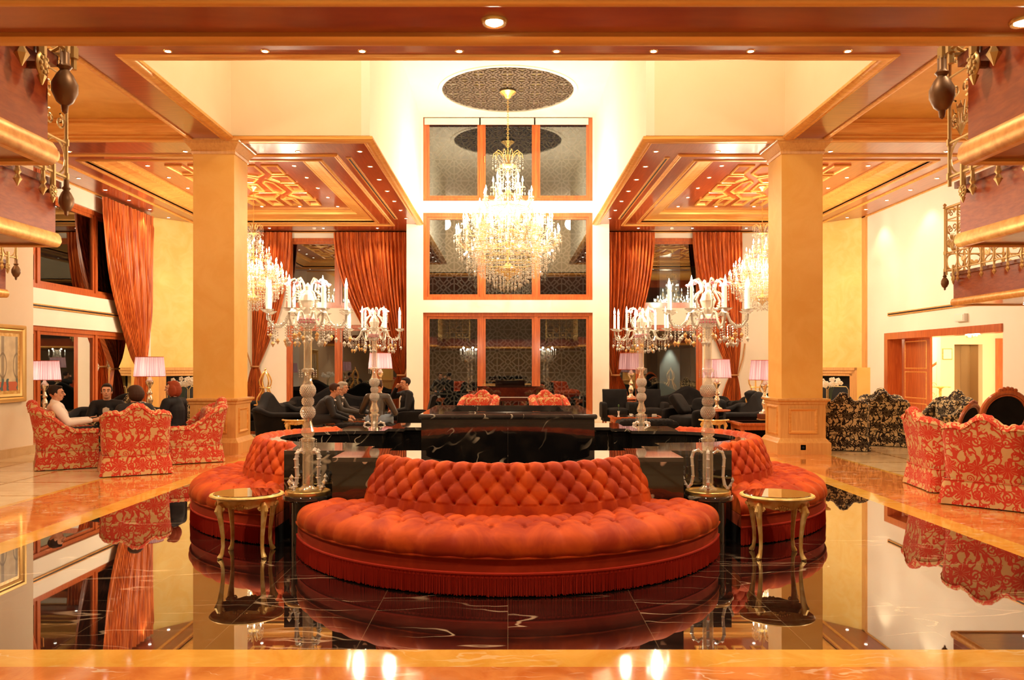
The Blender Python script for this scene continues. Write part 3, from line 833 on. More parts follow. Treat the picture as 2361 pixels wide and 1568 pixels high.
# -------- wrought railings
def spiral(b, c, ux, uz, r0, turns, a0, sg, r, n=16):
    pts = []
    for i in range(n+1):
        t = i/n; a = a0+sg*turns*2*PI*t; rr_ = r0*(1-t*.85)
        pts.append(c+ux*rr_*math.cos(a)+uz*rr_*math.sin(a))
    b.tube(pts, r, 4, cap=False)
def railing(p0, p1, label, end_finial=True):
    p0 = Vector((*p0,0)); p1 = Vector((*p1,0)); L = (p1-p0).length; u = (p1-p0).normalized(); z = Vector((0,0,1))
    root = thing('balcony_railing', label, 'railing', (p0.x,p0.y,2.95), math.atan2(u.y,u.x), 'wrought iron railings of the gallery')
    ux = Vector((1,0,0)); n = max(1, round(L/.30)); st = L/n
    b = MB()
    for zz, r in ((.98,.022),(.80,.010),(.30,.012),(.04,.012)): b.tube([(0,0,zz),(L,0,zz)], r, 6)
    b.build('rail','iron_gold',root)
    for i in range(n+1):
        x = i*st
        posts = MB()
        posts.tube([(x,0,-.03),(x,0,.98)], .014, 6)
        posts.tube([(x,0,.28),(x,0,.33)], .022, 6); posts.tube([(x,0,.02),(x,0,.07)], .022, 6)
        bl = posts.build('baluster','iron_gold',root)
        if i in (0, n): continue
        fin = MB(); fin.tube([(x,0,-.03),(x,0,-.06),(x,0,-.08),(x,0,-.11),(x,0,-.14),(x,0,-.16)], [.012,.024,.012,.03,.012,.003], 6)
        fin.build('drop_finial','iron_gold',bl)
    for i in range(n):
        panel = MB()
        c_ = Vector(((i+.5)*st,0,0)); w_ = st*.5
        for sg in (-1,1):
            spiral(panel, c_+Vector((sg*w_*.45,0,.66)), ux*sg, z, w_*.42, 1.3, -PI/2, 1, .009)
            spiral(panel, c_+Vector((sg*w_*.45,0,.44)), ux*sg, z*-1, w_*.40, 1.3, -PI/2, 1, .009)
            pts = [c_+ux*sg*w_*.9*math.sin(t)+z*(.04+.26*(1-math.cos(t))*.5) for t in [PI*k/8 for k in range(9)]]
            panel.tube(pts, .009, 4, cap=False)
            spiral(panel, c_+Vector((sg*w_*.4,0,.90)), ux*sg, z, w_*.3, 1.1, 0, 1, .008, 10)
        if i % 2 == 0:
            for k in range(-3,4):
                a = k*.27
                panel.tube([c_+Vector((0,0,.32)), c_+Vector((math.sin(a)*w_*1.3,0,.32+math.cos(a)*.26))], .006, 4, cap=False)
            panel.octa(c_+Vector((0,0,.52)), .035, .05, .05)
        else:
            for sg in (-1,1):
                panel.ell(c_+Vector((sg*.03,0,.17)), (.035,.006,.05), 8, (0,sg*.5,0))
        panel.build('scroll_panel','iron_gold',root, smooth=0)
    for x in (.18, L-.18) if L > .8 else (L*.5,):
        ro = MB()
        ro.tube([(x,0,.1),(x,0,-.06)], .02, 6)
        ro.ell((x,0,-.10),(.042,.016,.055),12)
        ro.ell((x,-.012,-.10),(.02,.014,.025),8); ro.ell((x,0.012,-.10),(.02,.014,.025),8)
        for k in range(8):
            a = PI/4*k; ro.ell((x+.026*math.cos(a),-.014,-.10+.034*math.sin(a)),(.009,.006,.011),6)
        ro.tube([(x,0,-.15),(x,0,-.19)], [.02,.004], 6)
        ro.build('rosette','iron_gold',root)
        br = MB()
        br.box(x-.012,x+.012,0,.12,-.115,-.09); br.box(x-.02,x+.02,.10,.12,-.15,-.02)
        br.build('bracket','finial_dark',root, smooth=0)
    if end_finial:
        e = MB()
        e.lathe([(.0,-.26),(.012,-.25),(.016,-.22),(.035,-.205),(.055,-.16),(.055,-.12),(.035,-.08),(.02,-.06),(.032,-.045),(.02,-.03),(.02,.03),(.012,.05)],12,(L,0,0))
        e.build('corner_finial','finial_dark',root)
        e = MB(); e.lathe([(.012,0),(.03,.01),(.012,.03),(.03,.055),(.0,.085)],10,(L,0,.98)); e.build('top_knob','iron_gold',root)
    return root
of = .04; oc = .085
# u direction chosen so that +y local (bracket side) points to the slab
def rl(p0, p1, label, **k): return railing(p0, p1, label, **k)
rl((-2.05+of,2.35),(-2.05+of,3.6+of), 'gilt railing nearest the camera on the left gallery edge')
rl((3.42-of-.0,6.1+of),(3.42-of,3.7), 'gilt railing seen end-on along the second step of the right gallery', end_finial=False)
r1 = rl((2.05-of,3.6+of),(2.05-of,2.35), 'gilt railing nearest the camera on the right gallery edge', end_finial=False)
rl((-3.42+of,3.7),(-3.42+of,6.1+of), 'gilt railing seen end-on along the second step of the left gallery')
rl((-6.66+oc,6.2),(-6.66+oc,10.64+oc), 'gilt railing with dark drop knob beside the framed painting')
rl((6.72-oc,12.1+oc-.05),(6.72-oc,6.2), 'long gilt railing with fan scrolls hung before the far right gallery', end_finial=False)
rl((9.3,12.1+oc),(6.72-oc,12.1+oc), 'gilt railing across the far end of the right gallery')
rl((3.32,3.6+oc+.03),(2.05-of,3.6+oc+.03), 'short gilt railing crossing behind the dark panel at upper right')
rl((-2.05+of,3.6+oc+.03),(-3.32,3.6+oc+.03), 'short gilt railing crossing behind the dark panel at upper left', end_finial=False)
# ================================================================ DOWNLIGHTS
def make_downlight(big=False):
    r = .05 if not big else .032
    t = thing('recessed_downlight', '', 'downlight')
    b = MB(); b.lathe([(r*.72,.0),(r*.75,-.006),(r*1.0,-.009),(r*1.12,-.004),(r*1.15,0)], 20); b.build('trim_ring','brass',t)
    b = MB(); b.lathe([(0,-.006),(r*.5,-.007),(r*.72,-.004),(r*.72,0),(0,0)] if not big else [(0,-.014),(r*.4,-.012),(r*.72,-.004),(r*.72,0),(0,0)], 16); b.build('lamp_lens','bulb_near' if big else 'bulb',t)
    return t
DL = make_downlight(); used_dl = [False]
def downlight(x, y, z, label, group, power=None, ang=100):
    if not used_dl[0]: o = DL; o.location = (x,y,z); o['label'] = label; used_dl[0] = True
    else: o = dup(DL, label, (x,y,z))
    o['group'] = group
    if power: spot('downlight_beam', (x,y,z-.03), power, ang, radius=.04)
big = make_downlight(True); big.location = (-.036,2.14,GZ); big['label'] = 'large dazzling downlight under the gallery beam above the sofa'
dup(big, 'large downlight in the gallery beam cut by the right picture edge', (1.376,2.14,GZ)); dup(big, 'small downlight under the far end of the right gallery', (7.66,11.9,GZ))
spot('near_beam', (-.036,2.14,GZ-.05), PW['near'], 110); spot('near_beam', (1.376,2.14,GZ-.05), PW['near'], 110); spot('gallery_beam', (7.66,11.9,GZ-.05), 30, 120); spot('gallery_beam', (-7.5,10.0,GZ-.05), 25, 120)
for i in range(8):
    downlight((387-1171+224*i)*10.08/F, 10.08, ZS, '%s of eight small downlights in the front edge beam, counted from the left' % ORD[i], 'downlights along the front beam', PW['front'])
for s_, sd in ((-1,'left'),(1,'right')):
    for i in range(7):
        downlight(s_*2.73, 14.8+1.12*i, ZS, '%s downlight, from the front, along the void edge of the %s bay' % (ORD[i], sd), 'downlights of the %s bay' % sd, PW['down'] if i % 2 == 0 else None)
    for i, xx in enumerate((3.87, 5.95, 8.1)):
        downlight(s_*xx, 14.8, ZS, '%s downlight behind the %s column line in the front band' % (ORD[i], sd), 'downlights of the %s bay' % sd, PW['down'] if i != 1 else None)
    for i in range(6):
        downlight(s_*9.05, 15.8+1.12*i, ZS, '%s downlight, from the front, along the outer edge of the %s bay' % (ORD[i], sd), 'downlights of the %s bay' % sd, PW['down'] if i % 2 == 0 else None)
    for i in range(4):
        downlight(s_*(3.75+1.55*i), 23.05, ZS, '%s downlight from the middle, close to the curtains of the %s bay' % (ORD[i], sd), 'downlights of the %s bay' % sd, PW['down'] if i % 2 == 0 else None)
    for i in range(4):
        downlight(s_*(4.45+.99*i), 20.97, ZS+.21, '%s downlight of the back row in the raised panel of the %s bay' % (ORD[i], sd), 'downlights of the %s bay' % sd)
    for i in range(4):
        downlight(s_*4.45, 16.7+1.05*i, ZS+.21, '%s downlight beside the fretwork in the raised panel of the %s bay' % (ORD[i], sd), 'downlights of the %s bay' % sd)
        downlight(s_*7.5, 16.7+1.05*i, ZS+.21, '%s downlight on the outer side of the fretwork in the %s bay' % (ORD[i], sd), 'downlights of the %s bay' % sd, PW['down'] if i == 1 else None)
def detector(x, y, z, label):
    b = MB(); b.lathe([(0,-.045),(.04,-.045),(.055,-.03),(.06,0),(0,0)], 16); o = b.build('smoke_detector','white_paint'); o.location = (x,y,z); tag(o, label, 'smoke detector')
detector(-5.55, 23.0, ZS, 'white round smoke detector near the curtains of the left bay'); detector(4.7, 23.0, ZS, 'white round smoke detector near the curtains of the right bay')
# ================================================================ CENTREPIECE: four tufted sofas round a black marble planter
CY = 8.62
OY = -1.443       # centre of each sofa's arc, in planter coordinates
CH = .557         # the sofa ends lie on the line y = OY - CH
def mk_sofa():
    root = thing('tufted_sofa', 'curved orange velvet button-tufted sofa facing the camera, nearest of the four round the marble planter', 'sofa', (0, CY, 0), 0, 'curved tufted sofas round the planter')
    def pt(t, r, z):
        ph = t*math.acos(min(.999, CH/r)); return (r*math.sin(ph), OY - r*math.cos(ph), z)
    def poly_s(pts, n):
        pts = [Vector(p) for p in pts]; L = [0]
        for a, c_ in zip(pts[:-1], pts[1:]): L.append(L[-1]+(c_-a).length)
        out = []
        for i in range(n):
            s = L[-1]*i/(n-1); k = 0
            while k < len(L)-2 and L[k+1] < s: k += 1
            q = (s-L[k])/(L[k+1]-L[k]); out.append((pts[k].lerp(pts[k+1], q), s))
        return out, L[-1]
    def smoothpoly(ctrl, n):
        # catmull-rom then resample
        P = [Vector(p) for p in ctrl]; P = [P[0]*2-P[1]]+P+[P[-1]*2-P[-2]]; fine = []
        for i in range(1, len(P)-2):
            for k in range(12):
                t = k/12; a,b_,c_,d_ = P[i-1],P[i],P[i+1],P[i+2]
                fine.append(.5*((2*b_)+(-a+c_)*t+(2*a-5*b_+4*c_-d_)*t*t+(-a+3*b_-3*c_+d_)*t**3))
        fine.append(P[-2]); return poly_s(fine, n)
    def surf(ctrl, ns, nt, cols, tuft, name, m, close_to):
        prof, L = smoothpoly(ctrl, ns); N = []
        for i in range(ns):
            a = prof[max(0,i-1)][0]; c_ = prof[min(ns-1,i+1)][0]; d_ = (c_-a).normalized(); N.append(Vector((-d_.y, d_.x)))
        b = MB(); vs = []
        for i in range(ns):
            p, s = prof[i]
            for j in range(nt):
                t = -1+2*j/(nt-1)
                h = tuft(t*cols, s, L)
                edge = min(1, (1-abs(t))*cols*2.2)
                h = h*edge - (1-edge)*.018*(1 if h > -.1 else 1)
                q = p + N[i]*h
                vs.append(pt(t, max(q.x, CH+.02), q.y))
        fs = [(i*nt+j, i*nt+j+1, (i+1)*nt+j+1, (i+1)*nt+j) for i in range(ns-1) for j in range(nt-1)]
        n0 = len(vs)
        # end caps and hidden underside
        for j in (0, nt-1):
            col = [i*nt+j for i in range(ns)]
            extra = []
            for (r, z) in close_to: vs.append(pt(-1 if j == 0 else 1, r, z)); extra.append(len(vs)-1)
            fs.append(tuple(col+extra))
        b.add(vs, fs); return b.build(name, m, root, smooth=70)
    def tuftf(rowsp, s0, s1, amp, dep, slack=0):
        def g(c_, s, L):
            if s < s0-.5*rowsp: 
                # vertical pleats running out over the roll
                e = abs((c_+.0) - round(c_)); k = min(1, max(0, (s)/(max(.001, s0-.5*rowsp))))
                return amp*.75*(min(1, e*2)**.55) * (.35+.65*k)
            rr_ = (s-s0)/rowsp
            if s > s1+.35*rowsp:
                par = round((s1-s0)/rowsp) % 2
                cc = c_ + (.5 if par else 0)
                e = abs(cc-round(cc)); k = 1-min(1, (s-s1-.35*rowsp)/max(.001, (L-s1-.35*rowsp)))
                return amp*.8*(min(1, e*2)**.55)*(.4+.6*k)
            p_ = c_+rr_*.5; q_ = c_-rr_*.5
            a = abs(math.sin(PI*p_)); d_ = abs(math.sin(PI*q_))
            h = amp*((a*d_)**.42)
            i_ = round(p_); j_ = round(q_)
            d2 = ((p_-i_)**2+(q_-j_)**2)
            return h - dep*math.exp(-d2/.018)
        return g
    back = [(1.10,.70),(1.105,.765),(1.14,.805),(1.185,.80),(1.215,.765),(1.245,.69),(1.285,.58),(1.325,.46),(1.335,.40)]
    surf(back, 84, 330, 9, tuftf(.088, .20, .44, .027, .026), 'backrest', 'velvet_orange', [(1.30,.30),(1.10,.30)])
    seat = [(1.27,.415),(1.36,.43),(1.48,.437),(1.60,.435),(1.70,.425),(1.78,.395),(1.822,.35),(1.835,.30),(1.825,.262)]
    surf(seat, 84, 330, 9, tuftf(.105, .055, .37, .040, .030), 'seat_cushion', 'velvet_orange', [(1.27,.262)])
    def band(name, m, r0, r1, z0, z1, n=120):
        b = MB(); o_ = [pt(-1+2*i/n, r1, 0)[:2] for i in range(n+1)]; i_ = [pt(-1+2*i/n, r0, 0)[:2] for i in range(n+1)][::-1]
        b.prism(o_+i_, z0, z1); return b.build(name, m, root, smooth=30)
    band('apron', 'velvet_band', 1.15, 1.822, .155, .262)
    b = MB(); b.tube([pt(-1+2*i/140, 1.832, .262) for i in range(141)], .008, 6); b.build('piping', 'velvet_orange', root)
    b = MB(); b.tube([pt(-1+2*i/140, 1.826, .158) for i in range(141)], .010, 6)
    b.grid(lambda u, v: pt(-1+2*u, 1.829+.002*math.sin(u*900), .16-.03*v), 400, 2)
    b.build('fringe_header', 'fringe_red', root)
    b = MB(); rq = random.Random(3); n = 560
    for i in range(n):
        t = -1+2*(i+.5)/n; z1 = .005+rq.random()*.012; dr = rq.uniform(-.006,.006); dt = rq.uniform(-.0012,.0012)
        w_ = .0034
        x0,y0,_ = pt(t, 1.826, 0); ph = t*math.acos(CH/1.826); ux,uy = math.cos(ph), math.sin(ph)
        x1,y1,_ = pt(t+dt, 1.826+dr, 0); nx,ny = math.sin(ph), -math.cos(ph)
        vs = [(x0-ux*w_,y0-uy*w_,.15),(x0+ux*w_,y0+uy*w_,.15),(x0+nx*.006,y0+ny*.006,.15),(x1-ux*w_*1.15,y1-uy*w_*1.15,z1),(x1+ux*w_*1.15,y1+uy*w_*1.15,z1),(x1+nx*.007,y1+ny*.007,z1)]
        b.add(vs, [(0,2,5,3),(2,1,4,5),(1,0,3,4),(3,5,4)])
    b.grid(lambda u, v: pt(-1+2*u, 1.812, .15-.135*v), 80, 2)
    b.build('fringe', 'fringe_red', root, smooth=0)
    band('base', 'black', 1.2, 1.74, 0.0, .155)
    return root
sofa = mk_sofa()
dup(sofa, 'curved orange velvet tufted sofa on the left side of the marble planter', (0,CY,0), -PI/2)
dup(sofa, 'curved orange velvet button-tufted sofa on the right side of the marble planter', (0,CY,0), PI/2)
dup(sofa, 'curved orange velvet sofa on the far side of the planter, almost wholly hidden', (0,CY,0), PI)
# marble planter
def quadsym(q):
    """q: points from the front centre to the middle of the left side (x from 0 down, y from -a): mirrored to the full outline"""
    full = []
    left = q                                   # (0,-a) -> (-a,0)
    full += left
    full += [(x, -y) for x, y in left[::-1]][1:]
    full += [(-x, -y) for x, y in left][1:]
    full += [(-x, y) for x, y in left[::-1]][1:-1]
    return full
def half_q(h):  # h: front centre -> diagonal ; mirrored over the diagonal x=y
    return h + [(y, x) for x, y in h[::-1]]
rO = 1.115; am = math.acos(CH/rO)
outer_h = [(-rO*math.sin(am*i/14), OY-rO*math.cos(am*i/14)) for i in range(15)] + [(-1.45, OY-CH), (-1.45, -1.452)]
outer = quadsym(half_q(outer_h))
inner_h = [(-.73*math.sin(PI/2*i/12), -1.72-.73*math.cos(PI/2*i/12)) for i in range(13)] + [(-.76,-1.47),(-1.09,-1.47),(-1.09,-1.285),(-1.285,-1.284)]
inner_ = quadsym(half_q(inner_h))
def dedupe(p):
    o = []
    for q in p:
        if not o or math.hypot(q[0]-o[-1][0], q[1]-o[-1][1]) > .004: o.append(q)
    if math.hypot(o[0][0]-o[-1][0], o[0][1]-o[-1][1]) < .004: o.pop()
    return o
outer = dedupe(outer); inner_ = dedupe(inner_)
pl = thing('marble_planter', 'black veined marble planter wall with polished top between the four tufted sofas', 'planter', (0,CY,0))
b = MB(); b.ring_prism(outer, inner_, 0.0, .755); b.build('wall_body', 'marble_black', pl, smooth=20)
def off(poly, d):
    n = len(poly); o = []
    A = sum(poly[i][0]*poly[(i+1)%n][1]-poly[(i+1)%n][0]*poly[i][1] for i in range(n))
    sg = 1 if A > 0 else -1
    for i in range(n):
        p0, p1, p2 = (Vector(poly[(i+k) % n]) for k in (-1,0,1))
        d1 = (p1-p0).normalized(); d2 = (p2-p1).normalized(); n1 = Vector((d1.y,-d1.x))*sg; n2 = Vector((d2.y,-d2.x))*sg
        m_ = (n1+n2).normalized(); k = 1/max(.5, m_.dot(n1)); o.append(tuple(p1+m_*d*k))
    return o
b = MB(); b.ring_prism(off(outer,.0), off(inner_,-.03), .755, .79)
b.build('polished_top', 'marble_top', pl, smooth=20)
b = MB(); b.prism(off(inner_, .02), .02, .30); b.build('inner_floor', 'marble_black', pl, smooth=0)
# box in the middle
pb = thing('marble_pedestal', 'large black marble box with a sunken top in the middle of the planter', 'pedestal', (0,CY,.30))
b = MB(); b.ring_prism([(-.84,-.84),(.84,-.84),(.84,.84),(-.84,.84)], [(-.60,-.60),(.60,-.60),(.60,.60),(-.60,.60)], 0, .73); b.build('body','marble_black',pb,smooth=0)
b = MB(); b.box(-.6,.6,-.6,.6,.55,.60); b.build('basin_floor','black',pb,smooth=0)
b = MB()
b.sweep([(-.85,-.85,.73),(.85,-.85,.73),(.85,.85,.73),(-.85,.85,.73)], [(.27,0),(0,0),(-.012,.008),(-.016,.025),(-.012,.042),(0,.05),(.27,.05)], True); b.build('top_slab','marble_top',pb,smooth=20)
b = MB(); b.sweep([(-.6,-.6,.78),(.6,-.6,.78),(.6,.6,.78),(-.6,.6,.78)], [(.0,-.05),(0,.012),(-.03,.012),(-.035,0)], True); b.build('basin_rim','marble_top',pb,smooth=0)
b = MB(); b.box(-.002,.002,-.843,-.84,0,.73); b.build('joint','marble_top',pb,smooth=0)
# round plinths in the four notches, with candelabra
PLN = [(-1.72,-1.72,'front left'),(1.72,-1.72,'front right'),(-1.72,1.72,'back left'),(1.72,1.72,'back right')]
t0 = thing('round_plinth', '', 'plinth', (0,0,0), 0, 'round black plinths in the planter corners')
b = MB(); b.lathe([(.15,0),(.15,.40)], 40); b.build('drum','marble_black',t0)
b = MB(); b.lathe([(0,.40),(.20,.40),(.215,.412),(.215,.435),(.205,.447),(0,.447)], 48); b.build('disc','marble_top',t0)
# candelabrum (standing on z=0)
def mk_candelabrum():
    t = thing('crystal_candelabrum', '', 'candelabrum', (0,0,0), 0, 'tall crystal candelabra on the planter corners')
    b = MB(); b.lathe([(0,0),(.19,0),(.195,.012),(.19,.03),(.18,.034),(.178,.024),(.05,.020),(.0,.02)],40); b.build('tray','gold',t)
    b = MB(); b.lathe([(.0,.03),(.075,.03),(.08,.045),(.06,.06),(.045,.075),(.045,.45),(.06,.455),(.062,.475),(.045,.485),(.035,.49)],16); b.build('lower_tube','crystal_stem',t,smooth=20)
    b = MB(); b.lathe([(.035,.49),(.055,.51),(.058,.54),(.045,.58),(.032,.62),(.040,.655),(.058,.69),(.058,.71),(.035,.745),(.028,.755),(.046,.78),(.046,.81),(.028,.832),(.04,.845),(.060,.875),(.062,.90),(.050,.93),(.033,.98),(.028,1.02),(.034,1.045),(.05,1.05),(.052,1.07),(.038,1.08)],20); b.build('baluster_stem','crystal_stem',t,smooth=15)
    # faceted beads over the three bulbs
    b = MB()
    for zc, R_, n, rows in ((.70,.060,22,8),(.795,.048,18,7),(.888,.064,22,9)):
        for i in range(rows):
            ph = -1.0+2.0*i/(rows-1)
            for k in range(n):
                a = 2*PI*(k+(i%2)*.5)/n; b.octa((R_*math.cos(ph*.8)*math.cos(a), R_*math.cos(ph*.8)*math.sin(a), zc+R_*math.sin(ph*.8)), .0085,.0085)
    b.build('bead_net','crystal_bead',t,smooth=0)
    b = MB(); b.lathe([(.034,1.08),(.034,1.42),(.045,1.43)],8); b.build('upper_tube','crystal_stem',t,smooth=10)
    b = MB(); b.lathe([(.03,1.42),(.055,1.44),(.085,1.475),(.09,1.50),(.07,1.53),(.045,1.545),(.05,1.60),(.07,1.66),(.05,1.71),(.02,1.75),(.03,1.78),(.0,1.82)],12); b.build('bowl','crystal',t,smooth=10)
    b = MB()
    for rr_, z_ in ((.088,1.50),(.08,1.475)):
        for k in range(20):
            a = 2*PI*k/20; b.octa((rr_*math.cos(a), rr_*math.sin(a), z_), .012,.012)
    b.build('bowl_beads','crystal_pink',t,smooth=0)
    # curled feet
    for k in range(4):
        a = PI/4+PI/2*k; c_, s_ = math.cos(a), math.sin(a)
        P = [(.045,.40),(.08,.425),(.12,.41),(.135,.36),(.13,.29),(.125,.20),(.14,.13),(.165,.10),(.185,.125),(.20,.16)]
        b = MB(); b.tube([(c_*r,s_*r,z-.05) for r,z in P], [.010,.012,.014,.014,.013,.013,.014,.014,.012,.008], 6)
        for r,z in P[1:-1]: b.octa((c_*r,s_*r,z-.05), .022,.022)
        b.octa((c_*.205,s_*.205,.125),.02,.03)
        b.build('foot','crystal_bead',t,smooth=0)
    # candle arms
    for k in range(8):
        a = 2*PI*(k+.5)/8; c_, s_ = math.cos(a), math.sin(a)
        P = [(.06,1.50),(.12,1.56),(.17,1.55),(.20,1.48),(.25,1.435),(.31,1.44),(.345,1.49),(.35,1.54)]
        b = MB(); b.tube([(c_*r,s_*r,z) for r,z in P], .010, 6)
        for (r,z) in ((.30,1.42),(.345,1.47)):
            for q in range(5): b.octa((c_*r,s_*r,z-.02-.022*q), .008,.010)
        arm = b.build('candle_arm','crystal',t,smooth=20)
        b = MB(); b.lathe([(.012,0),(.03,.006),(.058,.026),(.060,.030),(.03,.014),(.014,.016),(.018,.03)],14,(c_*.35,s_*.35,1.545),cap=False); b.build('drip_pan','crystal',arm,smooth=20)
        b = MB(); b.lathe([(.0135,.02),(.0135,.20),(.010,.21),(0,.21)],10,(c_*.35,s_*.35,1.55)); b.build('candle','candle',arm)
        b = MB(); b.lathe([(.005,.205),(.011,.225),(.013,.24),(.008,.265),(.002,.29),(0,.30)],8,(c_*.35,s_*.35,1.55)); b.build('flame','flame',arm)
    # scrolled crown: upper loops
    for k in range(6):
        a = 2*PI*k/6; c_, s_ = math.cos(a), math.sin(a)
        P = [(.03,1.60),(.08,1.58),(.125,1.60),(.14,1.66),(.10,1.72),(.06,1.75),(.07,1.81),(.11,1.845),(.15,1.83),(.175,1.795)]
        b = MB(); b.tube([(c_*r,s_*r,z) for r,z in P], .010, 5)
        for q in range(6): b.octa((c_*.175,s_*.175,1.78-.024*q), .009,.011)
        for q in range(7): b.octa((c_*(.14-.012*abs(q-3)),s_*(.14-.012*abs(q-3)),1.60+.02*q), .012,.012)
        b.build('crown_scroll','crystal',t,smooth=0)
        b = MB(); b.ell((c_*.17,s_*.17,1.80),(.03,.03,.014),8); b.build('crown_flower','crystal_pink',t)
    # bead chains and drops
    rq = random.Random(11); b = MB(); g = MB()
    for k in range(44):
        a = 2*PI*k/44; r = rq.choice((.12,.19,.25,.31,.36)); z = 1.45-.0*r; L = rq.randint(3,6)
        for q in range(L): b.octa((math.cos(a)*r, math.sin(a)*r, z-.022*q), .007,.009)
        (g if rq.random() < .38 else b).octa((math.cos(a)*r, math.sin(a)*r, z-.022*L-.025), .018,.034,.024, 6)
    for k in range(8):
        a0, a1 = 2*PI*(k+.5)/8, 2*PI*(k+1.5)/8
        for q in range(9):
            tt = q/8; r = .35; x = r*((1-tt)*math.cos(a0)+tt*math.cos(a1)); y = r*((1-tt)*math.sin(a0)+tt*math.sin(a1))
            b.octa((x,y,1.53-.09*4*tt*(1-tt)), .009,.009)
    for z_, n in ((.465,8),(1.06,8)):
        for k in range(n):
            a = 2*PI*k/n
            for q in range(4): b.octa((math.cos(a)*.07, math.sin(a)*.07, z_-.018*q), .006,.009)
    tag(b.build('crystal_drops','crystal',t,smooth=0), kind='stuff'); tag(g.build('amber_drops','crystal_amber',t,smooth=0), kind='stuff')
    return t
cand = mk_candelabrum()
for i, (x, y, nm) in enumerate(PLN):
    lp = 'round black plinth in the %s corner of the marble planter' % nm
    if i == 0: t0.location = (x, CY+y, 0); t0['label'] = lp
    else: dup(t0, lp, (x, CY+y, 0))
    lc = ('tall crystal candelabrum with eight lit candles in the %s corner of the planter' % nm)
    if i == 0: cand.location = (x, CY+y, .447); cand['label'] = lc; cand.rotation_euler.z = .2
    else: dup(cand, lc, (x, CY+y, .447), .2+.35*i)
    for k in range(2): point('candle_glow', (x+.2*(1-2*k), CY+y, 2.32), PW['candelabra'], .04, (1,.84,.60))
# gilt side tables
def cab_leg(c, top, h, parent, m='gold_paint'):
    """cabriole leg; c outward direction, top = (x,y) at knee"""
    c = Vector((c[0],c[1],0)).normalized(); x, y = top
    P = [(0,1.0,.024),(.008,.95,.028),(.016,.88,.030),(.014,.78,.025),(.002,.60,.019),(-.010,.40,.016),(-.012,.22,.0145),(-.004,.10,.016),(.010,.04,.021),(.018,.015,.022),(.018,0.0,.016)]
    b = MB(); b.tube([Vector((x,y,0))+c*o_+Vector((0,0,z*h)) for o_,z,_ in P], [r for _,_,r in P], 10)
    s = Vector((-c.y,c.x,0))
    for sg in (-1,1):
        pts = []
        for i in range(12):
            a = i/11*1.6*2*PI; r = .022*(1-i/14)
            pts.append(Vector((x,y,0))+s*sg*(.034+r*math.cos(a)*.8)+c*.004+Vector((0,0,h*.90+r*math.sin(a))))
        b.tube(pts, .006, 5)
    b.tube([Vector((x,y,h*.96))+c*.03, Vector((x,y,h*.86))+c*.048, Vector((x,y,h*.76))+c*.035], [.012,.016,.004], 6)
    return b.build('leg', m, parent)
def mk_side_table():
    t = thing('gilt_side_table', '', 'side table', (0,0,0), 0, 'oval gilt side tables')
    b = MB(); b.lathe([(0,.475),(.25,.475),(.285,.476),(.292,.484),(.298,.49),(.292,.50),(.275,.504),(.262,.500),(0,.500)], 64, ay=.92); b.build('table_top','gold_paint',t)
    b = MB(); b.lathe([(0,.501),(.262,.501),(.266,.505),(.262,.509),(0,.509)], 64, ay=.92); b.build('glass_top','table_glass',t)
    b = MB(); n = 96
    def ap(u, v):
        a = 2*PI*u; d_ = abs(((a/(PI/2)) % 1)-.5)*2   # 1 at axes, 0 at the legs (diagonals)
        low = .418 - .028*(1-d_)**1.5 + .012*math.sin(d_*PI*2) - (.018 if d_ > .86 else 0)
        z = .476 + (low-.476)*v; rr_ = .232+.004*math.sin(v*PI)
        return (rr_*math.cos(a), rr_*.92*math.sin(a), z)
    b.grid(ap, n, 6, True); b.build('apron','gold_paint',t)
    b = MB()
    for k in range(4):
        a = PI/2*k; c_, s_ = math.cos(a), math.sin(a)*.92; base = Vector((c_*.238, s_*.238, .415)); tan = Vector((-math.sin(a), math.cos(a), 0))
        for q in range(-2,3): b.ell(base+tan*q*.018+Vector((0,0,.018-abs(q)*.006)), (.011,.011,.014), 8)
        for q in (-1,1): b.ell(base+tan*q*.052-Vector((0,0,.0)), .008, 8)
    b.build('carved_shell','gold_paint',t)
    for (ax, ay) in ((1,1),(-1,1),(-1,-1),(1,-1)): cab_leg((ax,ay), (ax*.163, ay*.150), .445, t)
    return t
st = mk_side_table(); st.location = (-2.145, 6.60, 0); st.rotation_euler.z = .07; st['label'] = 'gilt oval side table with glass top left of the front tufted sofa'
dup(st, 'gilt oval side table with glass top right of the front tufted sofa', (2.20, 6.56, 0), -.12)
dup(st, 'small gilt side table behind the left tufted sofa, before the black settee', (-4.12, 15.7, 0), .1)
dup(st, 'small gilt side table behind the right tufted sofa, before the black settee', (4.03, 15.7, 0), .1)
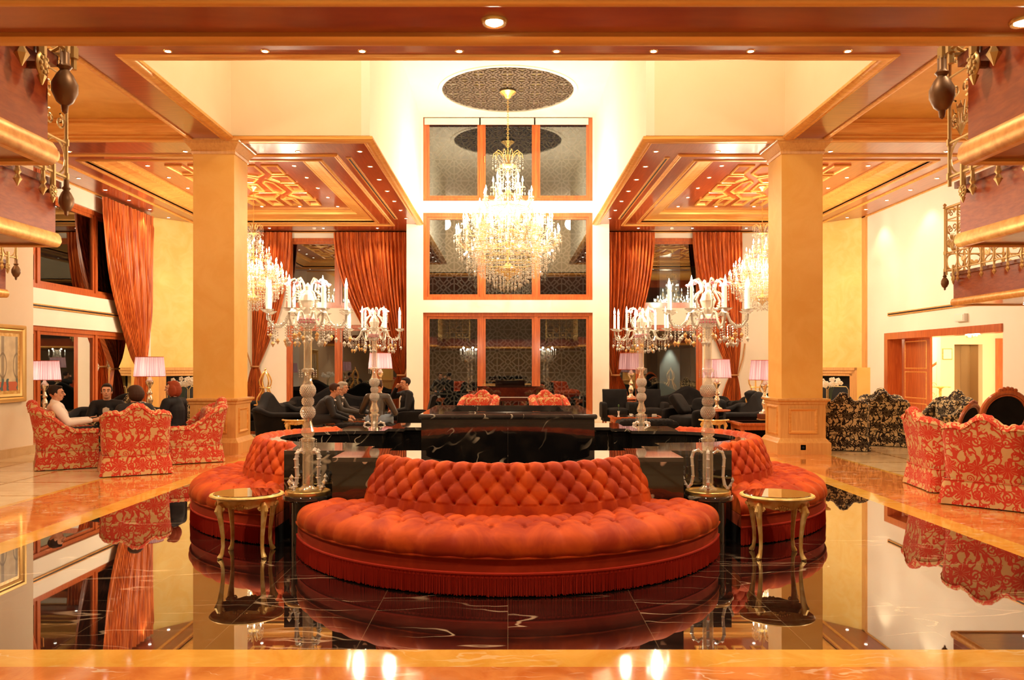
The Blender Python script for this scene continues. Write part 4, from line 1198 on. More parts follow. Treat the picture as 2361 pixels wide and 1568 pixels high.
# ================================================================ CHANDELIERS (great one at z 3.4-7.0; origin at the top of the crown)
def mk_chandelier():
    t = thing('crystal_chandelier', 'huge tiered crystal chandelier with dozens of lit candles hanging from the round grille', 'chandelier', (0,20.3,6.96), 0, 'tiered crystal chandeliers')
    b = MB(); b.lathe([(0,1.52),(.20,1.52),(.21,1.50),(.17,1.46),(.10,1.42),(.07,1.36),(.03,1.33),(.0,1.33)],24); b.build('ceiling_rose','gold',t)
    b = MB()
    n = 26
    for i in range(n):
        z = 1.33-1.45*i/n
        pts = [(.022*math.cos(a) if i%2 else 0, 0 if i%2 else .022*math.cos(a), z-.028+.038*math.sin(a)) for a in [2*PI*k/8 for k in range(8)]]
        b.tube(pts, .006, 4, closed=True)
    b.build('chain','gold',t)
    b = MB(); b.lathe([(.012,.0),(.02,-.2),(.05,-.3),(.22,-.36),(.22,-.38),(.05,-.42),(.02,-.6),(.03,-1.0),(.02,-1.5),(.06,-1.7),(.02,-1.9),(.05,-2.3),(.03,-2.8),(.20,-2.95),(.34,-2.98),(.30,-3.05),(.12,-3.15),(.03,-3.25),(0,-3.3)],16); b.build('stem','crystal_gold',t)
    # crown of fronds
    b = MB()
    for k in range(10):
        a = 2*PI*k/10; c_, s_ = math.cos(a), math.sin(a)
        b.tube([(c_*r,s_*r,z) for r,z in ((.06,-.34),(.12,-.18),(.20,-.04),(.30,.0),(.36,-.06),(.38,-.16))], .011, 5)
    b.build('crown','crystal_gold',t)
    crys = MB(); rq = random.Random(5)
    def strand(x, y, z, L, s=1.0):
        n_ = max(2, int(L/.05))
        for q in range(n_): crys.octa((x+rq.uniform(-.006,.006), y+rq.uniform(-.006,.006), z-q*.05), .014*s, .02)
        crys.octa((x, y, z-n_*.05-.03), .026*s, .07, .03, 4, rq.random()*3)
    for k in range(10):
        a = 2*PI*k/10
        strand(.38*math.cos(a), .38*math.sin(a), -.17, .20)
        a2 = 2*PI*(k+.5)/10
        for q in range(12):
            tt = q/11; r = .36*(1-tt)+.06*tt
            crys.octa((r*math.cos(a+(a2-a)*tt), r*math.sin(a+(a2-a)*tt), -.05-.25*tt-.1*math.sin(PI*tt)), .014,.018)
        for q in range(14): crys.octa((.26*math.cos(a+.02*q), .26*math.sin(a+.02*q), -.30-.045*q), .016,.02)
        for q in range(10):
            tt = q/9; aa = a+(2*PI/10)*tt
            crys.octa((.27*math.cos(aa), .27*math.sin(aa), -.42-.10*math.sin(PI*tt)), .015,.017); crys.octa((.28*math.cos(aa), .28*math.sin(aa), -.62-.10*math.sin(PI*tt)), .015,.017)
        strand(.2*math.cos(a2), .2*math.sin(a2), -.62, .22)
    tiers = [(8,.37,-.90,.10),(8,.62,-1.20,.10),(12,.92,-1.62,.14),(14,.78,-1.88,.1),(16,1.12,-1.82,.16),(20,1.30,-2.16,.18)]
    for ti, (n, r, z, sag) in enumerate(tiers):
        for k in range(n):
            a = 2*PI*(k+.5*(ti%2))/n+ti*.1; c_, s_ = math.cos(a), math.sin(a); jz = rq.uniform(-.03,.03)
            b = MB(); b.tube([(c_*q*r, s_*q*r, z+jz+h) for q,h in ((.05,.02-sag),(.3,-.06-sag),(.6,-.13-sag),(.88,-.10-sag),(1,-.02-sag*.3),(1,0))], .010, 5)
            arm = b.build('candle_arm','crystal_gold',t)
            b = MB(); b.lathe([(.012,-.0),(.05,.015),(.07,.04),(.04,.03),(.02,.05),(.02,.15),(.0,.155)],8,(c_*r,s_*r,z+jz)); b.build('candle_cup','crystal',arm,smooth=0)
            b = MB(); b.lathe([(.006,.15),(.024,.185),(.026,.21),(.014,.255),(.004,.30),(0,.31)],8,(c_*r,s_*r,z+jz)); b.build('flame','flame',arm)
            for q in range(4):
                aa = PI/2*q+a; strand(c_*r+.06*math.cos(aa), s_*r+.06*math.sin(aa), z+jz+.01, rq.choice((.05,.1,.15)), .9)
            if ti > 1: strand(c_*r, s_*r, z+jz-.10, .22, 1.1)
            # garland to the centre and to the neighbour
            a3 = 2*PI*(k+1+.5*(ti%2))/n+ti*.1
            for q in range(1, 8):
                tt = q/8; x = r*((1-tt)*c_+tt*math.cos(a3)); y = r*((1-tt)*s_+tt*math.sin(a3))
                crys.octa((x,y,z-.02-.16*4*tt*(1-tt)*.6), .014,.016)
            for q in range(1, 9):
                tt = q/9; rr_ = r*(1-tt)+.12*tt
                crys.octa((rr_*c_, rr_*s_, z-.05-.14*math.sin(PI*tt)+.30*tt), .013,.017)
    # skirts of hanging prisms
    for rr_, z, n, L in ((.55,-1.45,26,.22),(.82,-1.95,34,.26),(1.05,-2.15,44,.30),(1.18,-2.42,48,.30),(1.02,-2.62,44,.32),(.86,-2.74,38,.32),(.68,-2.86,32,.30),(.50,-2.98,26,.28),(.34,-3.10,20,.26),(.20,-3.22,12,.2),(.9,-2.35,38,.26),(.7,-2.25,30,.3),(.5,-2.2,20,.3)):
        for k in range(n):
            a = 2*PI*k/n+rq.uniform(-.02,.02); q = rr_*rq.uniform(.96,1.04)
            strand(q*math.cos(a), q*math.sin(a), z+rq.uniform(-.03,.03), L, 1.05)
    tag(crys.build('crystal_strands','crystal',t,smooth=0), kind='stuff')
    b = MB()
    for rr_, z in ((.55,-1.44),(.82,-1.94),(1.18,-2.40),(1.02,-2.60),(.86,-2.72),(.68,-2.84),(.50,-2.96),(.34,-3.08)):
        b.tube([(rr_*math.cos(a),rr_*math.sin(a),z) for a in [2*PI*k/36 for k in range(36)]], .010, 4, closed=True)
    b.build('hoop','crystal_gold',t)
    return t
ch = mk_chandelier()
dup(ch, 'tiered crystal chandelier half hidden behind the left column', (-5.93,18.7,4.84), .4, scale=.575)
dup(ch, 'tiered crystal chandelier half hidden behind the right column', (5.93,18.7,4.84), .9, scale=.575)
for k in range(6):
    a = PI/3*k+.3
    point('chandelier_glow', (1.42*math.cos(a), 20.3+1.42*math.sin(a)*.95, 5.05), PW['chand']/8, .035, (1,.85,.64))
point('chandelier_glow', (0,20.3-.75,5.95), PW['chand']/5, .035, (1,.85,.64)); point('chandelier_glow', (0,20.3+.6,6.1), PW['chand']/8, .035, (1,.85,.64))
for s_ in (-1,1):
    for k in range(3):
        a = 2*PI/3*k+.5
        point('chandelier_glow', (s_*5.93+.82*math.cos(a), 18.7+.82*math.sin(a), 3.75), PW['side']/3, .035, (1,.82,.58))
# little chandelier in the stair lobby
t = thing('lobby_chandelier', 'small crystal ceiling chandelier in the lobby beyond the wide doorway', 'chandelier', (11.0,19.0,2.6))
b = MB(); rq = random.Random(2)
for rr_, z, n in ((.30,-.12,26),(.26,-.18,22),(.18,-.24,16),(.1,-.28,8)):
    for k in range(n):
        a = 2*PI*k/n
        for q in range(3): b.octa((rr_*math.cos(a), rr_*math.sin(a), z-.03*q), .012,.018)
tag(b.build('crystal_strands','crystal',t,smooth=0), kind='stuff')
b = MB(); b.lathe([(0,0),(.31,0),(.31,-.04),(.29,-.10),(0,-.10)],24); b.build('frame','gold',t)
for k in range(6):
    a = PI/3*k; b = MB(); b.ell((.22*math.cos(a),.22*math.sin(a),-.13),.03,8); b.build('bulb','bulb',t)
point('lobby_glow', (11.0,19.0,2.2), PW['lobby'], .15); point('lobby_glow', (12.6,17.5,2.2), PW['lobby']*.7, .15); point('stair_glow', (10.7,22.8,2.3), PW['lobby']*.5, .15)
# ================================================================ UPHOLSTERED SEATS (sitter faces local +Y)
def shell(W, D, zb, armf, backf, T, lean=.10, n=90, zin=.30, rollr=.0, rough=0.0, arm_out=.03, seed=1, cr=.16):
    """U shaped wall: returns MB. armf(v) height along an arm (v 0 front .. 1 back), backf(u) height along the back (u -1..1)"""
    rq = random.Random(seed)
    pts = []
    hw, hd = W/2, D/2
    seg = [('L', D-cr), ('c', cr*PI/2), ('B', W-2*cr), ('c2', cr*PI/2), ('R', D-cr)]
    tot = sum(s for _, s in seg)
    b = MB(); q = 15; rings = []
    for i in range(n+1):
        s = tot*i/n; acc = 0
        for k, L in seg:
            if s <= acc+L+1e-9: break
            acc += L
        t = (s-acc)/L
        if k == 'L': p = Vector((-hw, hd-(D-cr)*t)); nn = Vector((-1,0)); h = armf(t*(D-cr)/D); bw = 0
        elif k == 'c':
            a = PI+PI/2*t; p = Vector((-hw+cr+cr*math.cos(a), -hd+cr+cr*math.sin(a))); nn = Vector((math.cos(a), math.sin(a))); w_ = t; h = armf((D-cr+cr*t)/D)*(1-w_)+backf(-1)*w_; bw = t
        elif k == 'B': p = Vector((-hw+cr+(W-2*cr)*t, -hd)); nn = Vector((0,-1)); h = backf(-1+2*t); bw = 1
        elif k == 'c2':
            a = -PI/2+PI/2*t; p = Vector((hw-cr+cr*math.cos(a), -hd+cr+cr*math.sin(a))); nn = Vector((math.cos(a), math.sin(a))); h = backf(1)*(1-t)+armf((D-cr*t)/D)*t; bw = 1-t
        else: p = Vector((hw, -hd+cr+(D-cr)*t)); nn = Vector((1,0)); h = armf((D-cr-(D-cr)*t)/D); bw = 0
        ln = lean*bw + arm_out*(1-bw)
        nn3 = Vector((nn.x, nn.y, 0)); up = Vector((0,0,1)); P0 = Vector((p.x,p.y,0))
        # direction of lean only backwards on the back
        ring = []
        hh = h - T*.5
        def off(z): return nn3*(ln*max(0,(z-zb))/.7)
        for z in (zb, zb+(hh-zb)*.33, zb+(hh-zb)*.66, hh): ring.append(P0+off(z)+up*z)
        rr_ = T*.5+rollr
        cxo = P0+off(hh)-nn3*(T*.5-rollr*.4)
        for k2 in range(7):
            a = PI*k2/6
            wr = rough*math.sin(i*2.4)+rough*rq.uniform(-.5,.5)
            ring.append(cxo+nn3*math.cos(a)*(rr_+wr)+up*(hh+math.sin(a)*(T*.5+wr)))
        for z in (hh, hh-.1, zin+ (hh-zin)*.4, zin): ring.append(P0+off(z)*.9-nn3*T+up*z)
        rings.append(ring)
    q = len(rings[0]); vs = [v for r in rings for v in r]
    fs = [(i*q+k, i*q+(k+1) % q, (i+1)*q+(k+1) % q, (i+1)*q+k) for i in range(n) for k in range(q)]
    fs.append(tuple(range(q))[::-1]); fs.append(tuple(n*q+k for k in range(q)))
    b.add(vs, fs); return b
def cushion(w, d, h, crown=.03, n=14):
    b = MB()
    def s(u, v):
        a = 2*PI*u; 
        return (0,0,0)
    vs = []; fs = []
    def sup(x): return math.copysign(min(1, abs(x))**.35, x)
    nu, nv = 32, 11
    def f(u, v):
        a = 2*PI*u; p = -PI/2+PI*v
        cx_, cy_ = math.cos(a), math.sin(a); cp = math.cos(p)**.35 if math.cos(p) > 0 else 0
        x = sup(cx_)*cp*w/2; y = sup(cy_)*cp*d/2
        z = sup(math.sin(p))*h/2 + (crown*(1-(2*x/w)**2)*(1-(2*y/d)**2) if v > .5 else 0)
        return (x, y, z)
    b.grid(f, nu, nv, True); return b
def skirt(W, D, z1, m, parent, flare=.03, r=.05):
    b = MB(); path = rrect(-W/2, W/2, -D/2, D/2, r, 3); n = len(path)*6; dense = []
    for i in range(len(path)):
        a, c_ = path[i], path[(i+1) % len(path)]
        k = max(1, int(math.hypot(c_[0]-a[0], c_[1]-a[1])/.04))
        for j in range(k): dense.append((a[0]+(c_[0]-a[0])*j/k, a[1]+(c_[1]-a[1])*j/k))
    def f(u, v):
        i = int(round(u*len(dense))) % len(dense); x, y = dense[i]; z = z1-(z1-.012)*v
        sc = 1+flare*v*2.2
        dc = min(abs(abs(x)-W/2)+abs(abs(y)-D/2), 1)
        pl = .018*v if dc < .10 and int(i) % 2 else 0
        return (x*(sc)+math.copysign(pl,x), y*sc+math.copysign(pl,y), z)
    b.grid(f, len(dense), 5, True); return b.build('skirt', m, parent, uv=True, smooth=50)
def sstep(a, c_, x):
    t = max(0, min(1, (x-a)/(c_-a))); return t*t*(3-2*t)
def mk_damask(mt, name='damask_armchair', hump=.13, wide=.86):
    t = thing(name, '', 'armchair')
    W, D = wide, .80
    arm = lambda v: .60 + .30*sstep(.35, 1.0, v)
    bk = lambda u: .90 + hump*math.exp(-abs(u/.56)**2.6) + .03*sstep(.8,1,abs(u))
    b = shell(W, D, .27, arm, bk, .13, lean=.13, rough=.006, rollr=.01, zin=.30); b.build('upholstered_frame', mt, t, uv=True, smooth=60)
    b = cushion(W-.26, D-.14, .17); b.v = [(x,y+.06,z+.41) for x,y,z in b.v]; b.build('seat_cushion', mt, t, uv=True, smooth=60)
    b = cushion(W-.30, .15, .42, 0); b.v = [(x,y-.22-(z)*.12,z+.66) for x,y,z in b.v]; b.build('back_cushion', mt, t, uv=True, smooth=60)
    b = MB(); b.box(-W/2+.10,W/2-.10,-D/2+.05,D/2-.05,.06,.32); b.build('base', 'black', t, smooth=0)
    skirt(W+.01, D+.01, .285, mt, t)
    b = MB(); p = rrect(-W/2-.008, W/2+.008, -D/2-.008, D/2+.008, .06, 3); b.tube([(x,y,.285) for x,y in p], .007, 5, closed=True); b.build('piping', mt, t, uv=True)
    for (x,y) in ((-1,-1),(1,-1),(-1,1),(1,1)):
        b = MB(); b.tube([(x*(W/2-.12),y*(D/2-.12),0),(x*(W/2-.12),y*(D/2-.12),.1)], [.018,.025], 8); b.build('leg','wood_dark',t)
    return t
def face(dx, dy): return math.atan2(-dx, dy)     # rotation turning +Y to (dx,dy)
ra = mk_damask('damask_red'); G = 'red and tan damask armchairs'
ra.location = (-5.42,11.66,0); ra.rotation_euler.z = .50; ra['label'] = 'red damask armchair seen square from behind, with a dark-haired woman in it'; ra['group'] = G
dup(ra, 'red damask armchair in which the man in the white shirt sits', (-6.78,12.35,0), face(.83,.50), G)
dup(ra, 'red damask armchair facing left beside the left column, with the red-haired woman', (-5.16,13.10,0), face(-.80,-.45), G)
dup(ra, 'large red damask armchair nearest the right picture edge, back turned', (5.46,8.98,0), face(.62,.62), G)
dup(ra, 'red damask armchair half hidden behind the one at the right picture edge', (5.62,10.15,0), face(.95,-.12), G)
dup(ra, 'orange-red damask armchair left of the black piano, its top over the marble box', (-.74,17.0,0), PI*.0+2.7, G)
dup(ra, 'orange-red damask armchair right of the black piano, its top over the marble box', (1.0,17.0,0), -2.7, G)
ba = mk_damask('damask_black', hump=.17, wide=.82); GB = 'black and cream damask armchairs'
ba.location = (6.25,14.95,0); ba.rotation_euler.z = -.40; ba['label'] = 'black and cream damask armchair nearest the right column, back turned'; ba['group'] = GB
dup(ba, 'black and cream damask armchair with the highest hump, behind the red ones', (7.42,15.75,0), -.55, GB)
dup(ba, 'black and cream damask armchair before the wooden doorway leaf, farther back', (7.9,17.0,0), 2.7, GB)
dup(ba, 'black and cream damask armchair turned to the left in front of the lift', (8.55,15.9,0), 1.9, GB)
dup(ba, 'black and cream damask armchair of the dark-suited smiling man', (-6.75,13.62,0), 2.8, GB)
dup(ba, 'black and cream damask armchair between the two women, facing the camera', (-5.62,14.35,0), 2.9, GB)
# oval-back chairs
def mk_oval():
    t = thing('oval_back_chair', '', 'chair')
    n = 40; P = lambda a, r=1.0: (.25*r*math.cos(a), -.22-.10*(.5*math.sin(a)), .74+.26*r*math.sin(a))
    b = MB(); b.tube([P(2*PI*i/n) for i in range(n)], .028, 8, closed=True); b.tube([P(2*PI*i/n,.87) for i in range(n)], .012, 6, closed=True)
    for k in range(5): b.ell((-.08+.04*k,-.275,1.02+.02*math.cos((k-2)*.8)), (.025,.02,.025), 8)
    b.build('back_frame','wood_z',t)
    b = MB(); b.add([P(2*PI*i/n,.88) for i in range(n)]+[(x,y+.03,z) for x,y,z in [P(2*PI*i/n,.88) for i in range(n)]], [tuple(range(n)), tuple(range(n,2*n))[::-1]]+[(i,(i+1)%n,n+(i+1)%n,n+i) for i in range(n)]); b.build('backrest_pad','velvet_black',t,smooth=20)
    b = cushion(.52,.50,.12); b.v = [(x,y+.02,z+.44) for x,y,z in b.v]; b.build('seat','velvet_black',t,smooth=60)
    b = MB(); b.box(-.26,.26,-.24,.27,.33,.40); b.build('seat_frame','wood_z',t,smooth=0)
    for (x,y) in ((-1,-1),(1,-1),(-1,1),(1,1)): cab_leg((x,y),(x*.22,y*.21),.36,t,'wood_z')
    return t
oc = mk_oval(); oc.location = (6.45,11.6,0); oc.rotation_euler.z = face(-.5,.8); oc['label'] = 'oval-back chair with orange wood frame and black velvet, seen at an angle'; oc['group'] = 'oval-back chairs with black velvet'
dup(oc, 'oval-back chair with carved red-brown frame and black velvet at the right picture edge', (6.62,10.9,0), face(.1,1), 'oval-back chairs with black velvet', 1.2)
# black club armchairs with rolled backs
def mk_black_arm():
    t = thing('black_armchair', '', 'armchair')
    b = MB(); b.grid(lambda u,v: (-.31+.62*u, (-.30-.10*v-(.05*math.sin(PI*max(0,v-.85)/.15*.5) if v>.85 else 0)), .25+.66*v), 10, 14)
    b2 = MB(); prof = [(-.22,.25),(-.34,.25),(-.38,.55),(-.43,.84),(-.47,.90),(-.455,.94),(-.40,.945),(-.355,.91),(-.30,.70),(-.24,.42)]
    for sg in (0,): 
        vs = [(x, y, z) for x in (-.31,.31) for y, z in prof]; k = len(prof)
        b2.add(vs, [(i,(i+1)%k,k+(i+1)%k,k+i) for i in range(k)]+[tuple(range(k))[::-1], tuple(range(k,2*k))])
    b2.build('backrest','velvet_black',t,smooth=50)
    for sg in (-1,1):
        b = cushion(.15,.66,.40,0,); b.v = [(x+sg*.34,y+.02,z+.43) for x,y,z in b.v]; b.build('armrest','velvet_black',t,smooth=60)
    b = cushion(.56,.60,.22); b.v = [(x,y+.04,z+.36) for x,y,z in b.v]; b.build('seat','velvet_black',t,smooth=60)
    b = MB(); b.box(-.36,.36,-.30,.32,.16,.28); b.build('frame','velvet_black',t,smooth=0)
    for (x,y) in ((-1,-1),(1,-1),(-1,1),(1,1)):
        b = MB(); b.tube([(x*.31,y*.27,0),(x*.31,y*.27,.17)], [.016,.025], 6); b.build('leg','wood_z',t)
    return t
bk_ = mk_black_arm(); GA = 'black velvet armchairs with rolled backs'
bk_.location = (2.75,20.3,0); bk_.rotation_euler.z = PI; bk_['label'] = 'black velvet armchair with rolled back, just right of the middle glass door'; bk_['group'] = GA
dup(bk_, 'black velvet armchair with rolled back, second right of the middle door, beside a camelback sofa', (3.62,20.3,0), PI, GA)
dup(bk_, 'black velvet armchair of the man holding his hand to his face', (-1.93,16.5,0), PI/2+.15, GA)
# camelback settees
def mk_sofa_black(W=2.1, hump=.28):
    t = thing('camelback_settee', '', 'sofa'); D = .95
    arm = lambda v: .62+.12*sstep(.6,1,v)
    bk = lambda u: .72+hump*math.exp(-((u)/.45)**2)
    b = shell(W, D, .08, arm, bk, .17, lean=.10, n=110, zin=.30, rollr=.02, cr=.2); b.build('upholstered_frame','velvet_black',t,smooth=60)
    b = cushion(W-.34, D-.2, .22); b.v = [(x,y+.07,z+.37) for x,y,z in b.v]; b.build('seat_cushion','velvet_black',t,smooth=60)
    b = MB(); b.box(-W/2+.06,W/2-.06,-D/2+.06,D/2-.03,.07,.30); b.build('base','velvet_black',t,smooth=0)
    for (x,y) in ((-1,-1),(1,-1),(-1,1),(1,1)):
        b = MB(); b.tube([(x*(W/2-.1),y*(D/2-.1),0),(x*(W/2-.1),y*(D/2-.1),.1)], [.02,.03], 8); b.build('foot','wood_dark',t)
    return t
sb = mk_sofa_black(); GS = 'black velvet camelback settees'
sb.location = (4.9,21.3,0); sb.rotation_euler.z = PI+.05; sb['label'] = 'black camelback settee with its high hump before the right-hand window'; sb['group'] = GS
dup(sb, 'black camelback settee end-on beside the right column, behind the small gilt table', (4.80,17.0,0), PI/2, GS)
dup(sb, 'black settee at an angle beyond the cushions, right of the right-hand window', (6.9,20.8,0), 2.4, GS)
dup(sb, 'black camelback settee end-on beside the left column, behind the small gilt table', (-4.55,16.9,0), -PI/2, GS)
dup(sb, 'black camelback settee under the left bay window, beyond the two seated men', (-4.7,21.0,0), PI, GS)
dup(sb, 'black camelback settee between the left table lamps, behind the man in white', (-7.7,15.5,0), PI-.2, GS)
dup(sb, 'black camelback settee before the left fireplace, behind the dark-haired woman', (-6.7,18.3,0), PI+.25, GS)
# wide black chair with loose cushions on the right
sf = thing('black_lounge_chair', 'low black lounge chair with loose square cushions, behind the small right gilt table', 'armchair', (3.95,17.2,0), PI/2+.5)
b = cushion(.80,.78,.24); b.v = [(x,y,z+.36) for x,y,z in b.v]; b.build('seat','velvet_black',sf,smooth=60)
b = MB(); b.box(-.45,.45,-.45,.40,.06,.26); b.build('frame','velvet_black',sf,smooth=0)
for sg in (-1,1):
    b = cushion(.16,.85,.42,0); b.v = [(x+sg*.48,y-.02,z+.42) for x,y,z in b.v]; b.build('armrest','velvet_black',sf,smooth=60)
b = cushion(.95,.2,.65,0); b.v = [(x,y-.45-z*.1,z+.52) for x,y,z in b.v]; b.build('backrest','velvet_black',sf,smooth=60)
for i, (p, rz, lb) in enumerate((((3.72,17.35,.72), (.95,0,.9), 'black square cushion leaning on the lounge chair beside the small gilt table'), ((5.35,17.4,.78), (1.1,0,1.7), 'black square cushion on the settee end beside the right column'))):
    b = cushion(.48,.48,.16,.0); o = b.build('throw_cushion','velvet_black',smooth=60); o.location = p; o.rotation_euler = rz; tag(o, lb, 'cushion', 'black throw cushions')
# tufted ottomans
def mk_ottoman():
    t = thing('tufted_ottoman', '', 'ottoman')
    b = MB()
    def f(u, v):
        x = -.62+1.24*u; y = -.28+.56*v; e = min(1, 8*min(u,1-u,v,1-v)); p_ = x/.16+y/.28; q_ = x/.16-y/.28
        return (x, y, .33+.10*e**.5+.03*((abs(math.sin(PI*p_/1))*abs(math.sin(PI*q_/1)))**.4))
    b.grid(f, 60, 30); b.build('tufted_top','velvet_black',t,smooth=60)
    b = MB(); b.box(-.61,.61,-.27,.27,.10,.35); b.build('frame','velvet_black',t,smooth=0)
    for (x,y) in ((-1,-1),(1,-1),(-1,1),(1,1)):
        b = MB(); b.tube([(x*.54,y*.21,0),(x*.54,y*.21,.12)], [.015,.025], 6); b.build('leg','wood_dark',t)
    return t
ot = mk_ottoman(); ot.location = (-2.75,15.35,0); ot['label'] = 'long dark tufted ottoman under the man in the leather jacket'; ot['group'] = 'dark tufted ottomans'
dup(ot, 'long dark tufted ottoman before the right coffee table', (2.85,16.5,0), 0, 'dark tufted ottomans')
# tables
def mk_coffee(w=1.15, d=.75, h=.42):
    t = thing('coffee_table', '', 'table')
    b = MB(); b.box(-w/2,w/2,-d/2,d/2,h-.035,h); b.build('table_top','wood_z',t,smooth=0)
    b = MB(); b.box(-w/2+.09,w/2-.09,-d/2+.09,d/2-.09,h,h+.004); b.build('dark_inset','black_lacquer',t,smooth=0)
    b = MB(); b.box(-w/2+.05,w/2-.05,-d/2+.05,d/2-.05,h-.12,h-.035); b.build('apron','wood_z',t,smooth=0)
    for (x,y) in ((-1,-1),(1,-1),(-1,1),(1,1)):
        b = MB(); X, Y = x*(w/2-.08), y*(d/2-.08); b.lathe([(.035,h-.05),(.035,h-.16),(.022,h-.18),(.03,h-.21),(.034,h-.26),(.02,.05),(.026,.03),(.018,0)],12,(X,Y,0)); b.build('leg','wood_z',t)
    return t
ct = mk_coffee(); GT = 'low wooden coffee tables with dark tops'
ct.location = (2.85,17.9,0); ct['label'] = 'low wooden coffee table with dark top in front of the two black armchairs'; ct['group'] = GT
dup(ct, 'low wooden coffee table with dark top between the seated men', (-2.75,16.75,0), .1, GT)
dup(ct, 'wooden side table with a lamp on it, beside the right column', (4.98,15.5,0), 0, GT, 1.1)
# round tea table behind the armchairs
t = thing('round_pedestal_table', 'small round wooden table between the two black armchairs, under a lamp', 'table', (3.18,20.9,0))
b = MB(); b.lathe([(0,.60),(.26,.60),(.28,.615),(.28,.63),(0,.63)],28); b.build('table_top','wood_z',t)
b = MB(); b.lathe([(.16,0),(.15,.03),(.04,.06),(.03,.3),(.045,.4),(.025,.5),(.06,.6)],14); b.build('pedestal','gold_paint',t)
# ================================================================ LAMPS
def mk_lamp():
    t = thing('table_lamp', '', 'lamp', (0,0,0), 0, 'silver table lamps with mauve pleated shades')
    b = MB(); b.lathe([(.10,0),(.105,.02),(.09,.04),(.05,.06),(.035,.10),(.05,.15),(.06,.19),(.045,.24),(.025,.28),(.045,.30),(.05,.33),(.03,.36),(.022,.42),(.04,.46),(.065,.50),(.07,.54),(.05,.57),(.03,.60),(.02,.64),(.012,.78),(0,.78)],20); b.build('lamp_base','silver_base',t,smooth=50)
    b = MB(); n = 120
    b.grid(lambda u,v: ((.275-.035*v+.0025*math.cos(u*2*PI*60))*math.cos(2*PI*u), (.275-.035*v+.0025*math.cos(u*2*PI*60))*math.sin(2*PI*u), .63+.36*v), n*2, 2, True); b.build('lamp_shade','lamp_shade',t,smooth=80)
    b = MB()
    for z, r in ((.63,.277),(.99,.242)): b.tube([(r*math.cos(2*PI*k/48),r*math.sin(2*PI*k/48),z) for k in range(48)], .005, 5, closed=True)
    b.build('shade_rim','velvet_band',t)
    b = MB(); b.ell((0,0,.71),(.032,.032,.045),10); b.build('bulb','bulb',t)
    return t
lamp = mk_lamp()
def stand(x, y, h, label):
    t = thing('lamp_table', label, 'table', (x,y,0), 0, 'small dark tables under the lamps')
    b = MB(); b.lathe([(0,h-.03),(.27,h-.03),(.28,h-.015),(.27,h),(0,h)],28); b.build('table_top','wood_z',t)
    b = MB(); b.lathe([(.17,0),(.16,.03),(.04,.08),(.03,h*.5),(.05,h*.7),(.03,h-.04),(.08,h-.03)],14); b.build('pedestal','wood_dark',t)
lamps = [(103,876,15.2,'mauve-shaded table lamp in front of the left glass doors, beside the cream wall',1.0),(345,868,14.9,'mauve-shaded table lamp lit between the curtain and the left column',1.0),
         (877,850,18.6,'mauve-shaded table lamp behind the back left candelabrum',1.0),(1455,852,21.2,'mauve-shaded table lamp behind the back right candelabrum',1.2),
         (1653,871,16.6,'mauve-shaded table lamp behind the front right candelabrum',1.05),(1763,876,15.5,'mauve-shaded table lamp cut off by the right column',1.05)]
for i, (x, y, Y, lb, sc) in enumerate(lamps):
    p = px(x, y, Y); zb = p.z-.63*sc; zb = max(.42, zb)
    if i == 0: lamp.location = (p.x,Y,zb); lamp['label'] = lb; lamp.scale = (sc,)*3
    else: dup(lamp, lb, (p.x,Y,zb), 0, None, sc)
    point('lamp_glow', (p.x,Y,zb+.72*sc), PW['tlamp'], .04, (1,.80,.60))
    if i in (0,1,2,4): stand(p.x, Y, zb, ['small round table under the lamp beside the cream wall','small round table under the lamp left of the left column','small round table under the lamp behind the back left candelabrum','','small round table under the lamp behind the front right candelabrum'][i])
    if i == 3: stand(p.x, Y, zb, 'small round table under the lamp behind the black armchairs')
    if i == 5:
        t = thing('lamp_box', 'small wooden riser under the lamp beside the right column', 'box', (p.x,Y,.505)); b = MB(); b.box(-.11,.11,-.11,.11,0,max(.02,zb-.505)); b.build('riser_body','wood_dark',t,smooth=0)
        b = MB(); b.box(-.12,.12,-.12,.12,-.0,.01); b.build('plinth','gold_paint',t,smooth=0)
# gilt lyre shaped stands
def mk_lyre():
    t = thing('gilt_lyre_stand', '', 'stand', (0,0,0), 0, 'gilt open lyre-shaped stands')
    P = [(.0,1.42),(.07,1.36),(.12,1.28),(.15,1.20),(.14,1.12),(.10,1.05),(.09,.99),(.14,.90),(.20,.82),(.22,.74),(.20,.66)]
    for k in range(4):
        a = PI/2*k+PI/4; b = MB(); b.tube([(r*math.cos(a), r*math.sin(a), z) for r,z in P], .018, 6); b.build('curved_rib','gold',t)
    b = MB(); b.lathe([(0,1.40),(.03,1.41),(.03,1.43),(.015,1.45),(.022,1.47),(.0,1.50)],12); b.build('finial','gold',t)
    b = MB(); b.lathe([(0,1.03),(.13,1.03),(.135,1.04),(.13,1.05),(0,1.05)],24); b.lathe([(0,.63),(.25,.63),(.26,.645),(.25,.66),(0,.66)],24); b.build('shelf','gold',t)
    for k in range(4):
        a = PI/2*k+PI/4; b = MB(); b.tube([(.2*math.cos(a), .2*math.sin(a), .64),(.16*math.cos(a), .16*math.sin(a), .35),(.22*math.cos(a), .22*math.sin(a), 0)], [.02,.014,.018], 8); b.build('leg','gold',t)
    return t
ly = mk_lyre(); ly.location = tuple(px(612,900,18.4).xy)+(0,); ly['label'] = 'gilt lyre-shaped open stand just right of the left column'
dup(ly, 'gilt lyre-shaped open stand just left of the right column', tuple(px(1742,900,18.9).xy)+(0,), .5)
